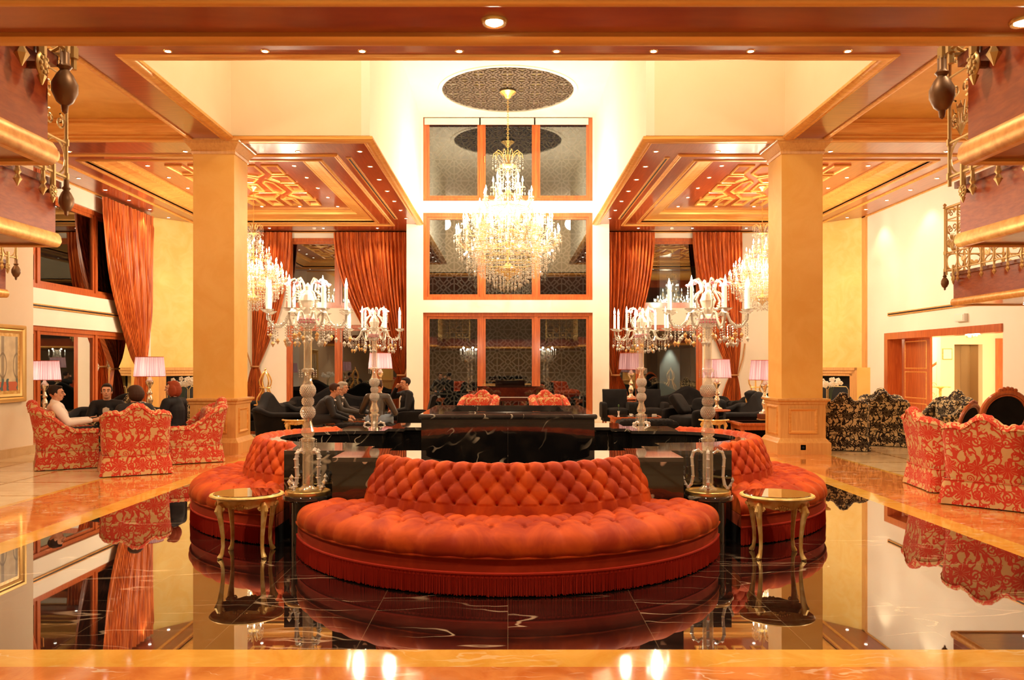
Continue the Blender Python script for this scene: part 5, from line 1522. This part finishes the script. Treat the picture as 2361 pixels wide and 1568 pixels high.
# ================================================================ PIANO
t = thing('grand_piano', 'black grand piano before the middle glass door, behind the marble box', 'piano', (.05,19.6,0))
out = [(-.75,-.8),(.75,-.8),(.75,.1),(.72,.5),(.5,.95),(.1,1.1),(-.35,1.15),(-.7,1.0),(-.75,.7)]
b = MB(); b.prism(out, .72, 1.03); b.build('case','black_lacquer',t,smooth=0)
b = MB(); b.prism([(x*1.02,y*1.01) for x,y in out], .1+.93, 1.065); b.build('lid','black_lacquer',t,smooth=0)
b = MB(); b.box(-.66,.66,-.95,-.79,.72,.80); b.build('key_shelf','black_lacquer',t,smooth=0)
b = MB(); b.box(-.60,.60,-.93,-.80,.80,.815); b.build('keyboard','porcelain',t,smooth=0)
b = MB(); b.box(-.35,.35,-.55,-.53,1.065,1.2); b.build('music_desk','black_lacquer',t,smooth=0)
for x,y in ((-.6,-.65),(.6,-.65),(-.2,.95)):
    b = MB(); b.lathe([(.05,.72),(.06,.6),(.035,.1),(.03,0)],10,(x,y,0)); b.build('leg','black_lacquer',t)
b = MB(); b.tube([(-.7,.9,1.075),(.5,-.2,1.10)], .008, 5); b.build('prop_stick','gold',t)
t = thing('round_coffee_table', 'low round dark table in front of the piano between the red chairs', 'table', (.15,16.6,0))
b = MB(); b.lathe([(0,.60),(.36,.60),(.38,.615),(.36,.63),(0,.63)],32); b.build('table_top','wood_dark',t)
b = MB(); b.lathe([(.2,0),(.18,.03),(.05,.06),(.04,.4),(.07,.6)],14); b.build('pedestal','wood_dark',t)
# ================================================================ CURTAINS
def curtain(label, to3, u0, u1, ztop, tie, low, zt, folds, side, zlow=.02):
    """u0,u1 top edges; tie=(u) gather centre; low=(u0,u1) bottom edges; folds number"""
    t = thing('curtain', label, 'curtain', (0,0,0), 0, 'orange-brown silk curtains')
    rq = random.Random(int(abs(u0*100)))
    ph = [rq.uniform(-.5,.5) for _ in range(12)]
    def f(u, v):
        z = ztop+(zlow-ztop)*v
        if z > zt:
            k = (ztop-z)/(ztop-zt); e = k**2.1 if side else 0
            fixed = k
            # the fixed edge hangs straight, the free edge sweeps to the tie
            a0 = u0+(tie-.09-u0)*(k**(3.0 if side > 0 else 1.9)); a1 = u1+(tie+.09-u1)*(k**(1.9 if side > 0 else 3.0))
            if side > 0: a0 = u0+(tie-.09-u0)*(k**1.9); a1 = u1+(tie+.09-u1)*(k**5)
            else: a0 = u0+(tie-.09-u0)*(k**5); a1 = u1+(tie+.09-u1)*(k**1.9)
        else:
            k = min(1, (zt-z)/.9); k = k**.6; a0 = tie-.09+(low[0]-tie+.09)*k; a1 = tie+.09+(low[1]-tie-.09)*k
        uu = a0+(a1-a0)*u
        w_ = abs(a1-a0)
        amp = .055*min(1, w_/.8+.25)
        d = amp*math.sin(2*PI*folds*u+1.5*math.sin(u*7+ph[0]*3)+z*.35*ph[1]) + amp*.45*math.sin(2*PI*folds*2.3*u+ph[2]*6+z*1.2)+ .012*math.sin(u*90+z*3)
        if ztop-z < .25: d = d*.75 + .01*math.sin(u*folds*14)
        return to3(uu, d, z)
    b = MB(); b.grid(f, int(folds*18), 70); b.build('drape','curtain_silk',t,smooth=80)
    b = MB(); pts = [to3(tie+.12*math.cos(a), .11*math.sin(a), zt+.02+.0*a) for a in [2*PI*k/20 for k in range(20)]]; b.tube(pts, .022, 6, closed=True)
    e = 1 if side > 0 else -1
    b.tube([to3(tie+e*.10,.02,zt),to3(tie+e*.26,0,zt+.5),to3(tie+e*.33,-.02,zt+.95)], .02, 6)
    b.build('tieback','rope',t)
    return t
bw = lambda u, d, z: (u, 23.50-d, z)
curtain('orange silk curtain of the left bay hanging beside the left column, swept to the left', bw, -7.5, -6.32, 5.46, -7.4, (-7.7,-7.1), 1.5, 11, -1)
curtain('wide orange silk curtain of the left bay, next to the middle white wall', bw, -5.10, -2.92, 5.46, -3.12, (-3.5,-2.92), 1.25, 17, 1)
curtain('orange silk curtain of the right bay, next to the middle white wall', bw, 2.92, 4.30, 5.46, 3.15, (2.92,3.6), 1.25, 12, -1)
curtain('orange silk curtain of the right bay on the far side of its window', bw, 5.42, 6.86, 5.46, 6.62, (6.2,6.85), 1.25, 12, 1)
lw_ = lambda u, d, z: (-9.30+d, u, z)
curtain('orange silk curtain gathered by a rope before the left glass doors', lw_, 18.45, 21.0, 5.44, 20.3, (20.0,20.75), 1.45, 14, 1)
curtain('narrow strip of orange curtain between the cream wall and the left window', lambda u, d, z: (-9.30+d*.6, u, z), 14.45, 16.15, 5.44, 14.6, (14.4,14.8), 2.0, 9, -1)
# ================================================================ PAINTING
t = thing('framed_painting', 'large gilt-framed painting of a hall with arches on the cream wall', 'painting', (-8.385,13.10,0))
y1 = .80; y0 = -.72; z0, z1 = .93, 2.24
b = MB(); b.sweep([(0,y0,z0),(0,y1,z0),(0,y1,z1),(0,y0,z1)], [(0,0),(0,.035),(.02,.06),(.06,.055),(.08,.03),(.10,.035),(.14,.02),(.14,0)], True, up=Vector((1,0,0))); b.build('picture_frame','gold',t,smooth=30)
b = MB(); b.box(0,.012,y0+.12,y1-.12,z0+.12,z1-.12); b.build('passepartout','gold_paint',t,smooth=0)
def paint_fn(nt, b):
    x, y, z = xyz(coords('Object')); n = noise(coords('Object'), 4, 4)
    c = mixc(smooth(n,.3,.7), (.62,.50,.28), (.80,.68,.42))
    colm = ((y*2.6).frac()-.5).abs() < .10
    arch = (((y*2.6).frac()-.5)*((y*2.6).frac()-.5)*.6+(z-1.55)*(z-1.55)).sqrt()
    c = mixc((colm*(z > 1.2))*.7, c, (.20,.15,.09)); c = mixc(((arch-.2).abs() < .02)*.8, c, (.2,.15,.08))
    c = mixc(z < 1.28, c, (.62,.14,.05)); c = mixc((z < 1.33)*((y*5.0+n*2).frac() > .6), c, (.09,.15,.14)); c = mixc((z < 1.12), c, (.60,.52,.40))
    return c
mat('painting', rough=.5, fn=paint_fn)
b = MB(); b.box(.012,.016,y0+.20,y1-.20,z0+.20,z1-.20); b.build('canvas','painting',t,smooth=0)
# sensor box and lobby fittings
def boxthing(name, part, m, c, sz, label, cat, extra=None):
    t = thing(name, label, cat, c); b = MB(); b.obox((0,0,0), sz); b.build(part, m, t, smooth=0)
    if extra: extra(t)
    return t
def lip(m, sz, c=(0,0,0), nm='front_face'):
    def f(t): b = MB(); b.obox(c, sz); b.build(nm, m, t, smooth=0)
    return f
boxthing('wall_speaker','housing','white_paint',(9.46,16.75,2.55),(.08,.36,.16),'white box speaker on the right wall above the doorway','speaker',lip('white_wall',(.01,.30,.12),(-.045,0,0),'grille_face'))
boxthing('framed_print','picture_frame','gilt_bead',(11.82,21.585,1.86),(.26,.02,.30),'small framed print on the lobby wall left of the lift','picture',lip('paper',(.22,.01,.26),(0,-.012,0),'paper'))
boxthing('lift_display','housing','silver_base',(12.42,21.585,2.34),(.16,.02,.10),'small lift display glowing blue above the lift opening','display',lip('screen_blue',(.08,.01,.06),(0,-.012,0),'screen'))
t = thing('lift', 'brass-coloured lift doors in the lobby beyond the doorway', 'lift', (12.6,22.3,0))
b = MB(); b.box(-.30,-.02,0,.04,0,2.12); b.build('door','lift_steel',t,smooth=0); b = MB(); b.box(.0,.26,.03,.07,0,2.12); b.build('door','lift_steel',t,smooth=0)
b = MB(); b.box(-.62,.30,.08,.12,0,2.2); b.build('back_panel','gold_plaster',t,smooth=0); b = MB(); b.box(.26,.30,-.6,.1,0,2.2); b.build('jamb','lift_steel',t,smooth=0)
d = struct(thing('door_2', None, None, (13.20,21.55,0))); b = MB(); b.box(-.08,.02,-.03,.05,0,2.28); b.box(.92,1.02,-.03,.05,0,2.28); b.box(.02,.92,-.03,.05,2.18,2.28); b.build('door_frame','wood_z',d,smooth=0); b = MB(); b.box(.02,.92,.02,.045,0,2.18); b.build('door_leaf','wood_z',d,smooth=0)
t = thing('stair_railing', 'stair banister with red-brown handrail and gilt scrolls, seen through the doorway', 'railing', (11.35,22.2,0))
b = MB(); b.tube([(-.05,0,1.42),(.10,0,1.34),(.95,0,1.92)], .035, 8); b.tube([(.10,.6,1.34),(.95,.6,.85)], .035, 8); b.build('handrail','wood_z',t)
b = MB()
for k in range(5):
    x = .12+.2*k; b.tube([(x,0,.3),(x,0,1.35+.68*(x-.1))], .012, 5)
    if k < 4:
        spiral(b, Vector((x+.1,0,1.0)), Vector((1,0,0)), Vector((0,0,1)), .09, 1.3, 0, 1, .007); spiral(b, Vector((x+.1,0,.75)), Vector((1,0,0)), Vector((0,0,-1)), .09, 1.3, 0, 1, .007)
b.build('scroll_panel','iron_gold',t,smooth=0)
t = thing('pedestal_table', 'small pale pedestal stand at the foot of the lobby stair', 'table', (11.1,20.6,0)); b = MB(); b.lathe([(.12,0),(.11,.03),(.035,.06),(.035,.95),(.1,.99)],14); b.build('pedestal','gold_paint',t); b = MB(); b.lathe([(0,.99),(.24,.99),(.25,1.01),(0,1.03)],24); b.build('table_top','gold_paint',t)
# flowers
def flower_pot(loc, label, orchid):
    t = thing('orchid' if orchid else 'flower_bowl', label, 'flowers', loc); rq = random.Random(4)
    b = MB(); b.lathe([(.06,0),(.09,.05),(.10,.16),(.09,.17),(0,.16)],16); b.build('pot','silver_base' if not orchid else 'black',t)
    b = MB(); 
    for k in range(3): b.tube([(0,0,.15),(.03*k-.03,0,.45),(.05*(k-1)+.08,.0,.70)], .005, 5)
    b.build('stem','leaf',t)
    b = MB()
    for k in range(26):
        c_ = Vector((rq.uniform(-.22,.22), rq.uniform(-.08,.08), .66+rq.uniform(-.07,.09)))
        for q in range(5): a = 2*PI*q/5; b.ell(c_+Vector((.03*math.cos(a),0,.03*math.sin(a))), (.026,.008,.022), 6)
    tag(b.build('blossoms','petal',t,smooth=0), kind='stuff')
    b = MB()
    for k in range(6): a = k; b.ell((.08*math.cos(a),.06*math.sin(a),.22), (.09,.03,.012), 8, (0,.5,a))
    tag(b.build('leaves','leaf',t,smooth=0), kind='stuff')
for x, y, Y, lb in ((422,880,17.0,'white orchids before the left fireplace, beside the left column'),(1915,881,18.5,'white orchids before the right fireplace, beside the right column')):
    p = px(x,y,Y); h = p.z-.68
    stand(p.x, Y, h, 'small round table under the white orchids of the %s fireplace' % ('left' if x < 1000 else 'right')); flower_pot((p.x,Y,h), lb, True)
p = px(1947,985,16.3)
stand(p.x, 16.3, p.z-.12, 'small table under the candle lantern beside the right column')
t = thing('candle_lantern', 'glowing glass candle lantern between the right column and the patterned armchair', 'lantern', (p.x,16.3,p.z-.12))
b = MB(); b.lathe([(.06,0),(.075,.01),(.075,.14),(.065,.17)],16,cap=False); b.build('glass','crystal',t); b = MB(); b.lathe([(0,.17),(.06,.17),(.07,.19),(.04,.24),(0,.25)],12); b.build('cap','black',t); b = MB(); b.ell((0,0,.07),(.03,.03,.045),8); b.build('flame','bulb',t)
point('lantern_glow',(p.x,16.3-.12,p.z),3,.03)
# small things on the tables
def cup(loc, label):
    t = thing('coffee_cup', label, 'cup', loc, 0, 'white cups on the low tables'); b = MB(); b.lathe([(.02,0),(.07,.006),(.07,.01),(0,.008)],16); b.build('saucer','porcelain',t); b = MB(); b.lathe([(.02,.01),(.035,.04),(.038,.06),(.034,.06),(.0,.02)],14); b.build('bowl','porcelain',t); b = MB(); b.tube([(.036,0,.05),(.055,0,.04),(.034,0,.025)],.005,5); b.build('handle','porcelain',t)
cup((2.72,17.75,.424),'white cup and saucer on the dark coffee table, behind the right candelabrum'); cup((-2.95,16.6,.424),'white cup on the wooden table before the grey-haired man'); cup((2.95,17.95,.424),'second white cup, farther back on the right coffee table')
def pack(loc, label): 
    t = thing('napkin_holder', label, 'box', loc); b = MB(); b.box(-.05,.05,-.03,.03,0,.035); b.build('holder','porcelain',t,smooth=0); b = MB(); b.box(-.045,.045,-.025,.025,.035,.05); b.build('napkins','paper',t,smooth=0)
pack((-2.45,16.6,.424),'small cream packet on the coffee table before the man in the black suit'); pack((3.25,17.8,.424),'small cream packet on the right coffee table')
t = thing('small_vase','slim white vase on the right coffee table','vase',(2.45,17.75,.424)); b = MB(); b.lathe([(.03,0),(.015,.03),(.02,.08),(.03,.12),(.02,.12),(0,.1)],12); b.build('vase_body','porcelain',t); b = MB(); b.tube([(0,0,.1),(0,0,.22)],.004,5); b.ell((0,0,.24),(.02,.02,.03),8); b.build('green_bud','leaf',t)
# outside the right bay window: lit pale wall column
t = thing('courtyard_column', 'pale courtyard column lit by a wall lamp, outside the right bay window', 'column', (5.55,27.5,0)); b = MB(); b.box(-.35,.35,0,.4,0,6.5); b.build('shaft','white_wall',t,smooth=0); b = MB(); b.tube([(0,-.10,2.55),(0,-.10,2.75)],.06,10); b.build('wall_lamp','black',t)
b = MB(); b.box(-.9,-.75,.3,.45,0,5); b.box(.8,.95,.3,.45,0,5); b.build('side_post','lift_steel',t,smooth=0)
spot('courtyard_up',(5.55,27.30,2.8),60,50,(.9,1,.9)).rotation_euler = (PI,0,0); spot('courtyard_down',(5.55,27.30,2.5),60,50,(.9,1,.9))
wall('wall_courtyard', [(-14,14,29,29.2,-.2,9)], 'night_dark')
wall('floor_courtyard', [(-14,14,24.3,29,-.12,-.02),(-14,-9.8,10,24.3,-.12,-.02)], 'stone_base')
wall('wall_courtyard_left', [(-14.2,-14,10,29,-.2,9)], 'night_dark')
# ================================================================ PEOPLE (sitters, local +Y is forward, origin on the floor under the hips)
def remesh(b, name, m, parent, vox, smooth_it=3):
    o = b.build(name, m, parent, smooth=0)
    r = o.modifiers.new('r', 'REMESH'); r.mode = 'VOXEL'; r.voxel_size = vox; r.use_smooth_shade = True
    if smooth_it: s = o.modifiers.new('s', 'SMOOTH'); s.iterations = smooth_it; s.factor = .5
    dg = bpy.context.evaluated_depsgraph_get(); me = bpy.data.meshes.new_from_object(o.evaluated_get(dg)); me.name = name
    o.modifiers.clear(); old = o.data; o.data = me; bpy.data.meshes.remove(old)
    if not me.materials: me.materials.append(M[m])
    me.polygons.foreach_set('use_smooth', [True]*len(me.polygons)); return o
def limb(b, pts, rs, seg=12):
    P = [Vector(p) for p in pts]; fine = []; fr = []
    for i in range(len(P)-1):
        for k in range(4):
            t = k/4; fine.append(P[i].lerp(P[i+1], t)); fr.append(rs[i]+(rs[i+1]-rs[i])*t)
    fine.append(P[-1]); fr.append(rs[-1]); b.tube(fine, fr, seg)
    for p, r in zip(P, rs): b.ell(p, r*.995, seg)
def hand(b, wrist, d, up, s, curl=.5):
    """palm and five fingers; d forward, up = back of the hand, s = thumb side sign"""
    d = Vector(d).normalized(); up = Vector(up); up = (up-d*up.dot(d)).normalized(); sd = d.cross(up)*s; w = Vector(wrist)
    limb(b, [w, w+d*.035, w+d*.085], [.026,.034,.033], 8)
    for i, (o_, L) in enumerate(((.030,.070),(.010,.080),(-.011,.074),(-.031,.056))):
        p = w+d*.085+sd*o_; q = [p]; dd = d.copy()
        for k in range(3):
            dd = (dd-up*curl*(.45+.1*i)).normalized(); q.append(q[-1]+dd*L*(.42,.33,.25)[k])
        limb(b, q, [.0095,.009,.0085,.007], 6)
    t0 = w+d*.03+sd*.03; limb(b, [t0, t0+sd*.025+d*.02-up*.008, t0+sd*.035+d*.05-up*.018], [.012,.011,.009], 6)
def person(label, loc, rz, lean=.1, head_yaw=0, head_pitch=0, top='cloth_black', legs='cloth_black', hair='hair_dark', skin='skin', hairstyle='short', collar=None, hands=None, elbows=None, knee=(.42,.50), shirt=None, seat=.50, parts=True, feet=.10, glasses=False, extra=None, scale=1.0):
    t = thing('person', label, 'person', loc, rz, None); t.scale = (scale,)*3
    hip = Vector((0,0,seat)); sp = Vector((0, math.sin(lean), math.cos(lean)))
    def up(k, x=0, y=0): return hip+sp*k+Vector((x,y*math.cos(lean),-y*math.sin(lean)))
    sh = .43; neck = up(.50, 0, .0); hc = neck+Vector((0,.035+.05*math.sin(lean),.145))
    hm = Euler((-head_pitch, 0, head_yaw)).to_matrix()
    H = lambda x,y,z: hc+hm @ Vector((x,y,z))
    hands = hands or ((-.16,.36,.60),(.16,.36,.60)); elbows = elbows or ((-.29,.08,.66),(.29,.08,.66))
    S_ = [up(sh,-.185), up(sh,.185)]
    body = MB()
    limb(body, [hip, up(.2), up(.38), up(.47)], [.14,.125,.13,.07]); limb(body, [S_[0], up(.44), S_[1]], [.055,.09,.055])
    limb(body, [up(.45), neck, hc+Vector((0,-.01,-.06))], [.062,.055,.058])
    # head
    body.ell(H(0,-.012,.025), (.077,.098,.100), 20); body.ell(H(0,.025,-.045), (.058,.066,.070), 16); body.ell(H(0,.06,-.088), (.026,.022,.020), 10)
    body.ell(H(0,.078,.035), (.052,.020,.020), 10)
    limb(body, [H(0,.088,.02), H(0,.112,-.02)], [.009,.015], 8); body.ell(H(0,.10,-.024), (.018,.012,.010), 8)
    for s in (-1,1):
        body.ell(H(s*.040,.066,-.022), (.022,.02,.018), 8); body.ell(H(s*.078,-.005,-.01), (.010,.020,.032), 8)
        limb(body, [S_[(s+1)//2], elbows[(s+1)//2], hands[(s+1)//2]], [.05,.040,.026])
        w = Vector(hands[(s+1)//2]); e = Vector(elbows[(s+1)//2]); d = (w-e)
        hand(body, w, d, Vector((0,0,1)) if abs(d.normalized().z) < .8 else Vector((0,-1,0)), -s)
        K = Vector((s*.14, knee[0], knee[1]+.02)); A = Vector((s*.14, knee[0]+.06, feet))
        limb(body, [hip+Vector((s*.09,0,-.01)), K, A], [.08,.055,.038]); limb(body, [A, A+Vector((0,.10,-.05))], [.035,.028])
    body.ell(H(0,.082,-.058), (.024,.010,.006), 8)
    remesh(body, 'body', skin, t, .0075, 2)
    # clothes
    c = MB()
    limb(c, [hip+Vector((0,0,.02)), up(.15), up(.30), up(.40)], [.165,.152,.162,.13], 16); limb(c, [S_[0], up(.415), S_[1]], [.075,.115,.075], 16)
    for i in (0,1):
        e = Vector(elbows[i]); h_ = Vector(hands[i]); limb(c, [S_[i], S_[i].lerp(e,.5), e, e.lerp(h_,.5), e.lerp(h_,.93)], [.078,.070,.060,.050,.040], 12)
    if top != 'shirt_white': limb(c, [up(.40,-.05,.03), up(.49,-.045,.0)], [.05,.03]); limb(c, [up(.40,.05,.03), up(.49,.045,.0)], [.05,.03])
    else: limb(c, [up(.44), up(.515)], [.075,.068])
    remesh(c, 'jacket' if top not in ('shirt_white',) else 'shirt', top, t, .012, 4)
    c = MB()
    for s in (-1,1):
        K = Vector((s*.14, knee[0], knee[1]+.02)); A = Vector((s*.14, knee[0]+.06, feet+.02))
        limb(c, [hip+Vector((s*.09,-.02,-.01)), hip.lerp(K,.5)+Vector((s*.05,0,0)), K, K.lerp(A,.5), A], [.125,.095,.080,.066,.058], 12)
    if hairstyle in ('long','bun'):
        limb(c, [hip+Vector((0,.05,0)), Vector((0,knee[0],knee[1]-.02)), Vector((0,knee[0]+.08,.12))], [.17,.16,.17], 12)
    remesh(c, 'trousers' if hairstyle not in ('long','bun') else 'skirt', legs, t, .013, 4)
    for s in (-1,1):
        A = Vector((s*.14, knee[0]+.06, feet)); b = MB(); limb(b, [A+Vector((0,-.03,-.05)), A+Vector((0,.10,-.055)), A+Vector((0,.17,-.065))], [.038,.040,.032], 10); b.build('shoe','shoe',t)
    # shirt front
    if shirt:
        b = MB(); pts = [up(.47,0,.075), up(.36,0,.152), up(.22,0,.158), up(.10,0,.165)]; ws = [.045,.05,.04,.025]
        vs = []
        for p, w in zip(pts, ws): vs += [p+Vector((-w,-.006,0)), p+Vector((0,.012,0)), p+Vector((w,-.006,0)), p+Vector((0,-.04,0))]
        fs = [(i*4+k, i*4+(k+1)%4, (i+1)*4+(k+1)%4, (i+1)*4+k) for i in range(3) for k in range(4)]+[(0,1,2,3),(12,13,14,15)]
        b.add(vs, fs); b.build('shirt_front', shirt, t, smooth=80)
        b = MB(); b.tube([neck+Vector((.068*math.cos(a),.062*math.sin(a)+.01,-.035+.02*math.sin(a)*-1)) for a in [2*PI*k/16 for k in range(16)]], .014, 6, closed=True); b.build('collar', shirt, t)
    # hair
    h = MB()
    h.ell(H(0,-.030,.048), (.084,.098,.090), 20); h.ell(H(0,.03,.098), (.060,.050,.028), 12)
    for s in (-1,1): h.ell(H(s*.070,-.02,.02), (.018,.055,.05), 10)
    if hairstyle == 'long':
        h.ell(H(0,-.05,-.02), (.105,.095,.12), 16)
        for s in (-1,1): h.ell(H(s*.082,-.02,-.03), (.035,.075,.10), 12)
    if hairstyle == 'bun': h.ell(H(0,-.05,.0), (.115,.115,.12), 16); h.ell(H(0,-.02,.06),(.11,.115,.08),16)
    if hairstyle == 'full': h.ell(H(0,.01,.085), (.078,.085,.05), 14)
    remesh(h, 'hair', hair, t, .008, 2)
    for s in (-1,1):
        b = MB(); b.ell(H(s*.031,.082,.008), (.013,.007,.007), 8); e = b.build('eye','eye_white',t)
        b = MB(); b.ell(H(s*.031,.0885,.008), (.006,.003,.006), 8); b.build('iris','black',e)
        b = MB(); b.tube([H(s*.014,.097,.032), H(s*.032,.096,.038), H(s*.050,.082,.030)], .0045, 5); b.build('eyebrow',hair if hair != 'hair_grey' else 'suit_grey',t)
    b = MB(); b.tube([H(-.026,.082,-.052), H(-.012,.094,-.058), H(.012,.094,-.058), H(.026,.082,-.052)], .005, 6); b.build('lips','lips',t)
    if extra: extra(t, H, up)
    return t
person('man in a white shirt leaning back in a red damask armchair, seen from the side', (-6.90,12.36,0), face(.83,.50), lean=-.14, head_yaw=-.25, top='shirt_white', legs='cloth_black', hair='hair_dark', skin='skin_pale', hands=((-.30,.42,.70),(.33,.42,.71)), elbows=((-.36,.10,.66),(.36,.10,.68)), seat=.48)
def phone(t, H, up):
    b = MB(); b.obox((-.02,.47,.74),(.13,.07,.02),(.3,0,.1)); b.build('phone_in_hand','silver_base',t,smooth=0)
person('smiling dark-haired man in a black jacket and striped shirt holding a phone', (-6.55,13.15,0), face(.30,-1), lean=.16, head_yaw=.1, top='cloth_black', legs='cloth_black', hair='hair_dark', skin='skin_pale', shirt='shirt_stripe', hands=((-.10,.38,.72),(.09,.38,.70)), elbows=((-.27,.16,.66),(.27,.16,.66)), seat=.49, extra=phone)
person('woman with dark hair whose head rises above the red armchair seen from behind', (-5.50,11.85,0), .5, lean=.30, head_yaw=.5, top='suit_dark', legs='cloth_black', hair='hair_brown', hairstyle='bun', seat=.50)
person('woman with red bobbed hair and black top in the armchair beside the left column', (-5.36,12.95,0), face(-.85,.25), lean=.06, head_yaw=.4, top='cloth_black', legs='cloth_black', hair='hair_red', hairstyle='long', seat=.53, skin='skin_pale')
person('dark-haired man in a dark suit bending forward beside the grey-haired man', (-3.72,15.6,0), face(1,.15), lean=.62, head_yaw=.0, head_pitch=.15, top='suit_dark', legs='suit_dark', hair='hair_brown', shirt='shirt_white', hands=((-.10,.62,.55),(.10,.60,.50)), elbows=((-.24,.34,.62),(.26,.34,.60)), seat=.52)
person('grey-haired man in a grey jacket and pale shirt bending over the low table', (-3.68,16.35,0), face(1,-.05), lean=.55, head_yaw=-.1, head_pitch=.05, top='suit_grey', legs='suit_grey', hair='hair_grey', shirt='shirt_white', hairstyle='full', hands=((-.10,.68,.60),(.10,.68,.60)), elbows=((-.24,.36,.66),(.26,.36,.66)), seat=.52, skin='skin_pale')
person('man in a dark leather jacket and jeans sitting on the ottoman, back to the camera', (-2.52,15.35,0), -.15, lean=.22, head_yaw=-.2, top='leather', legs='jeans', hair='hair_brown', hands=((-.22,.40,.62),(.2,.42,.60)), elbows=((-.34,.16,.66),(.33,.16,.64)), seat=.52)
def watch(t, H, up):
    b = MB(); b.tube([(.10+.033*math.cos(a),.30,.63+.033*math.sin(a)) for a in [2*PI*k/12 for k in range(12)]], .009, 5, closed=True); b.build('watch','silver_base',t)
person('man in a black suit with pale shirt, one hand raised to his face', (-2.08,16.55,0), face(-.9,-.45), lean=.02, head_yaw=.25, top='cloth_black', legs='suit_dark', hair='hair_dark', shirt='shirt_stripe', hands=((-.02,.30,.62),(.06,.20,1.10)), elbows=((-.30,.10,.66),(.30,.22,.90)), seat=.53, extra=watch)
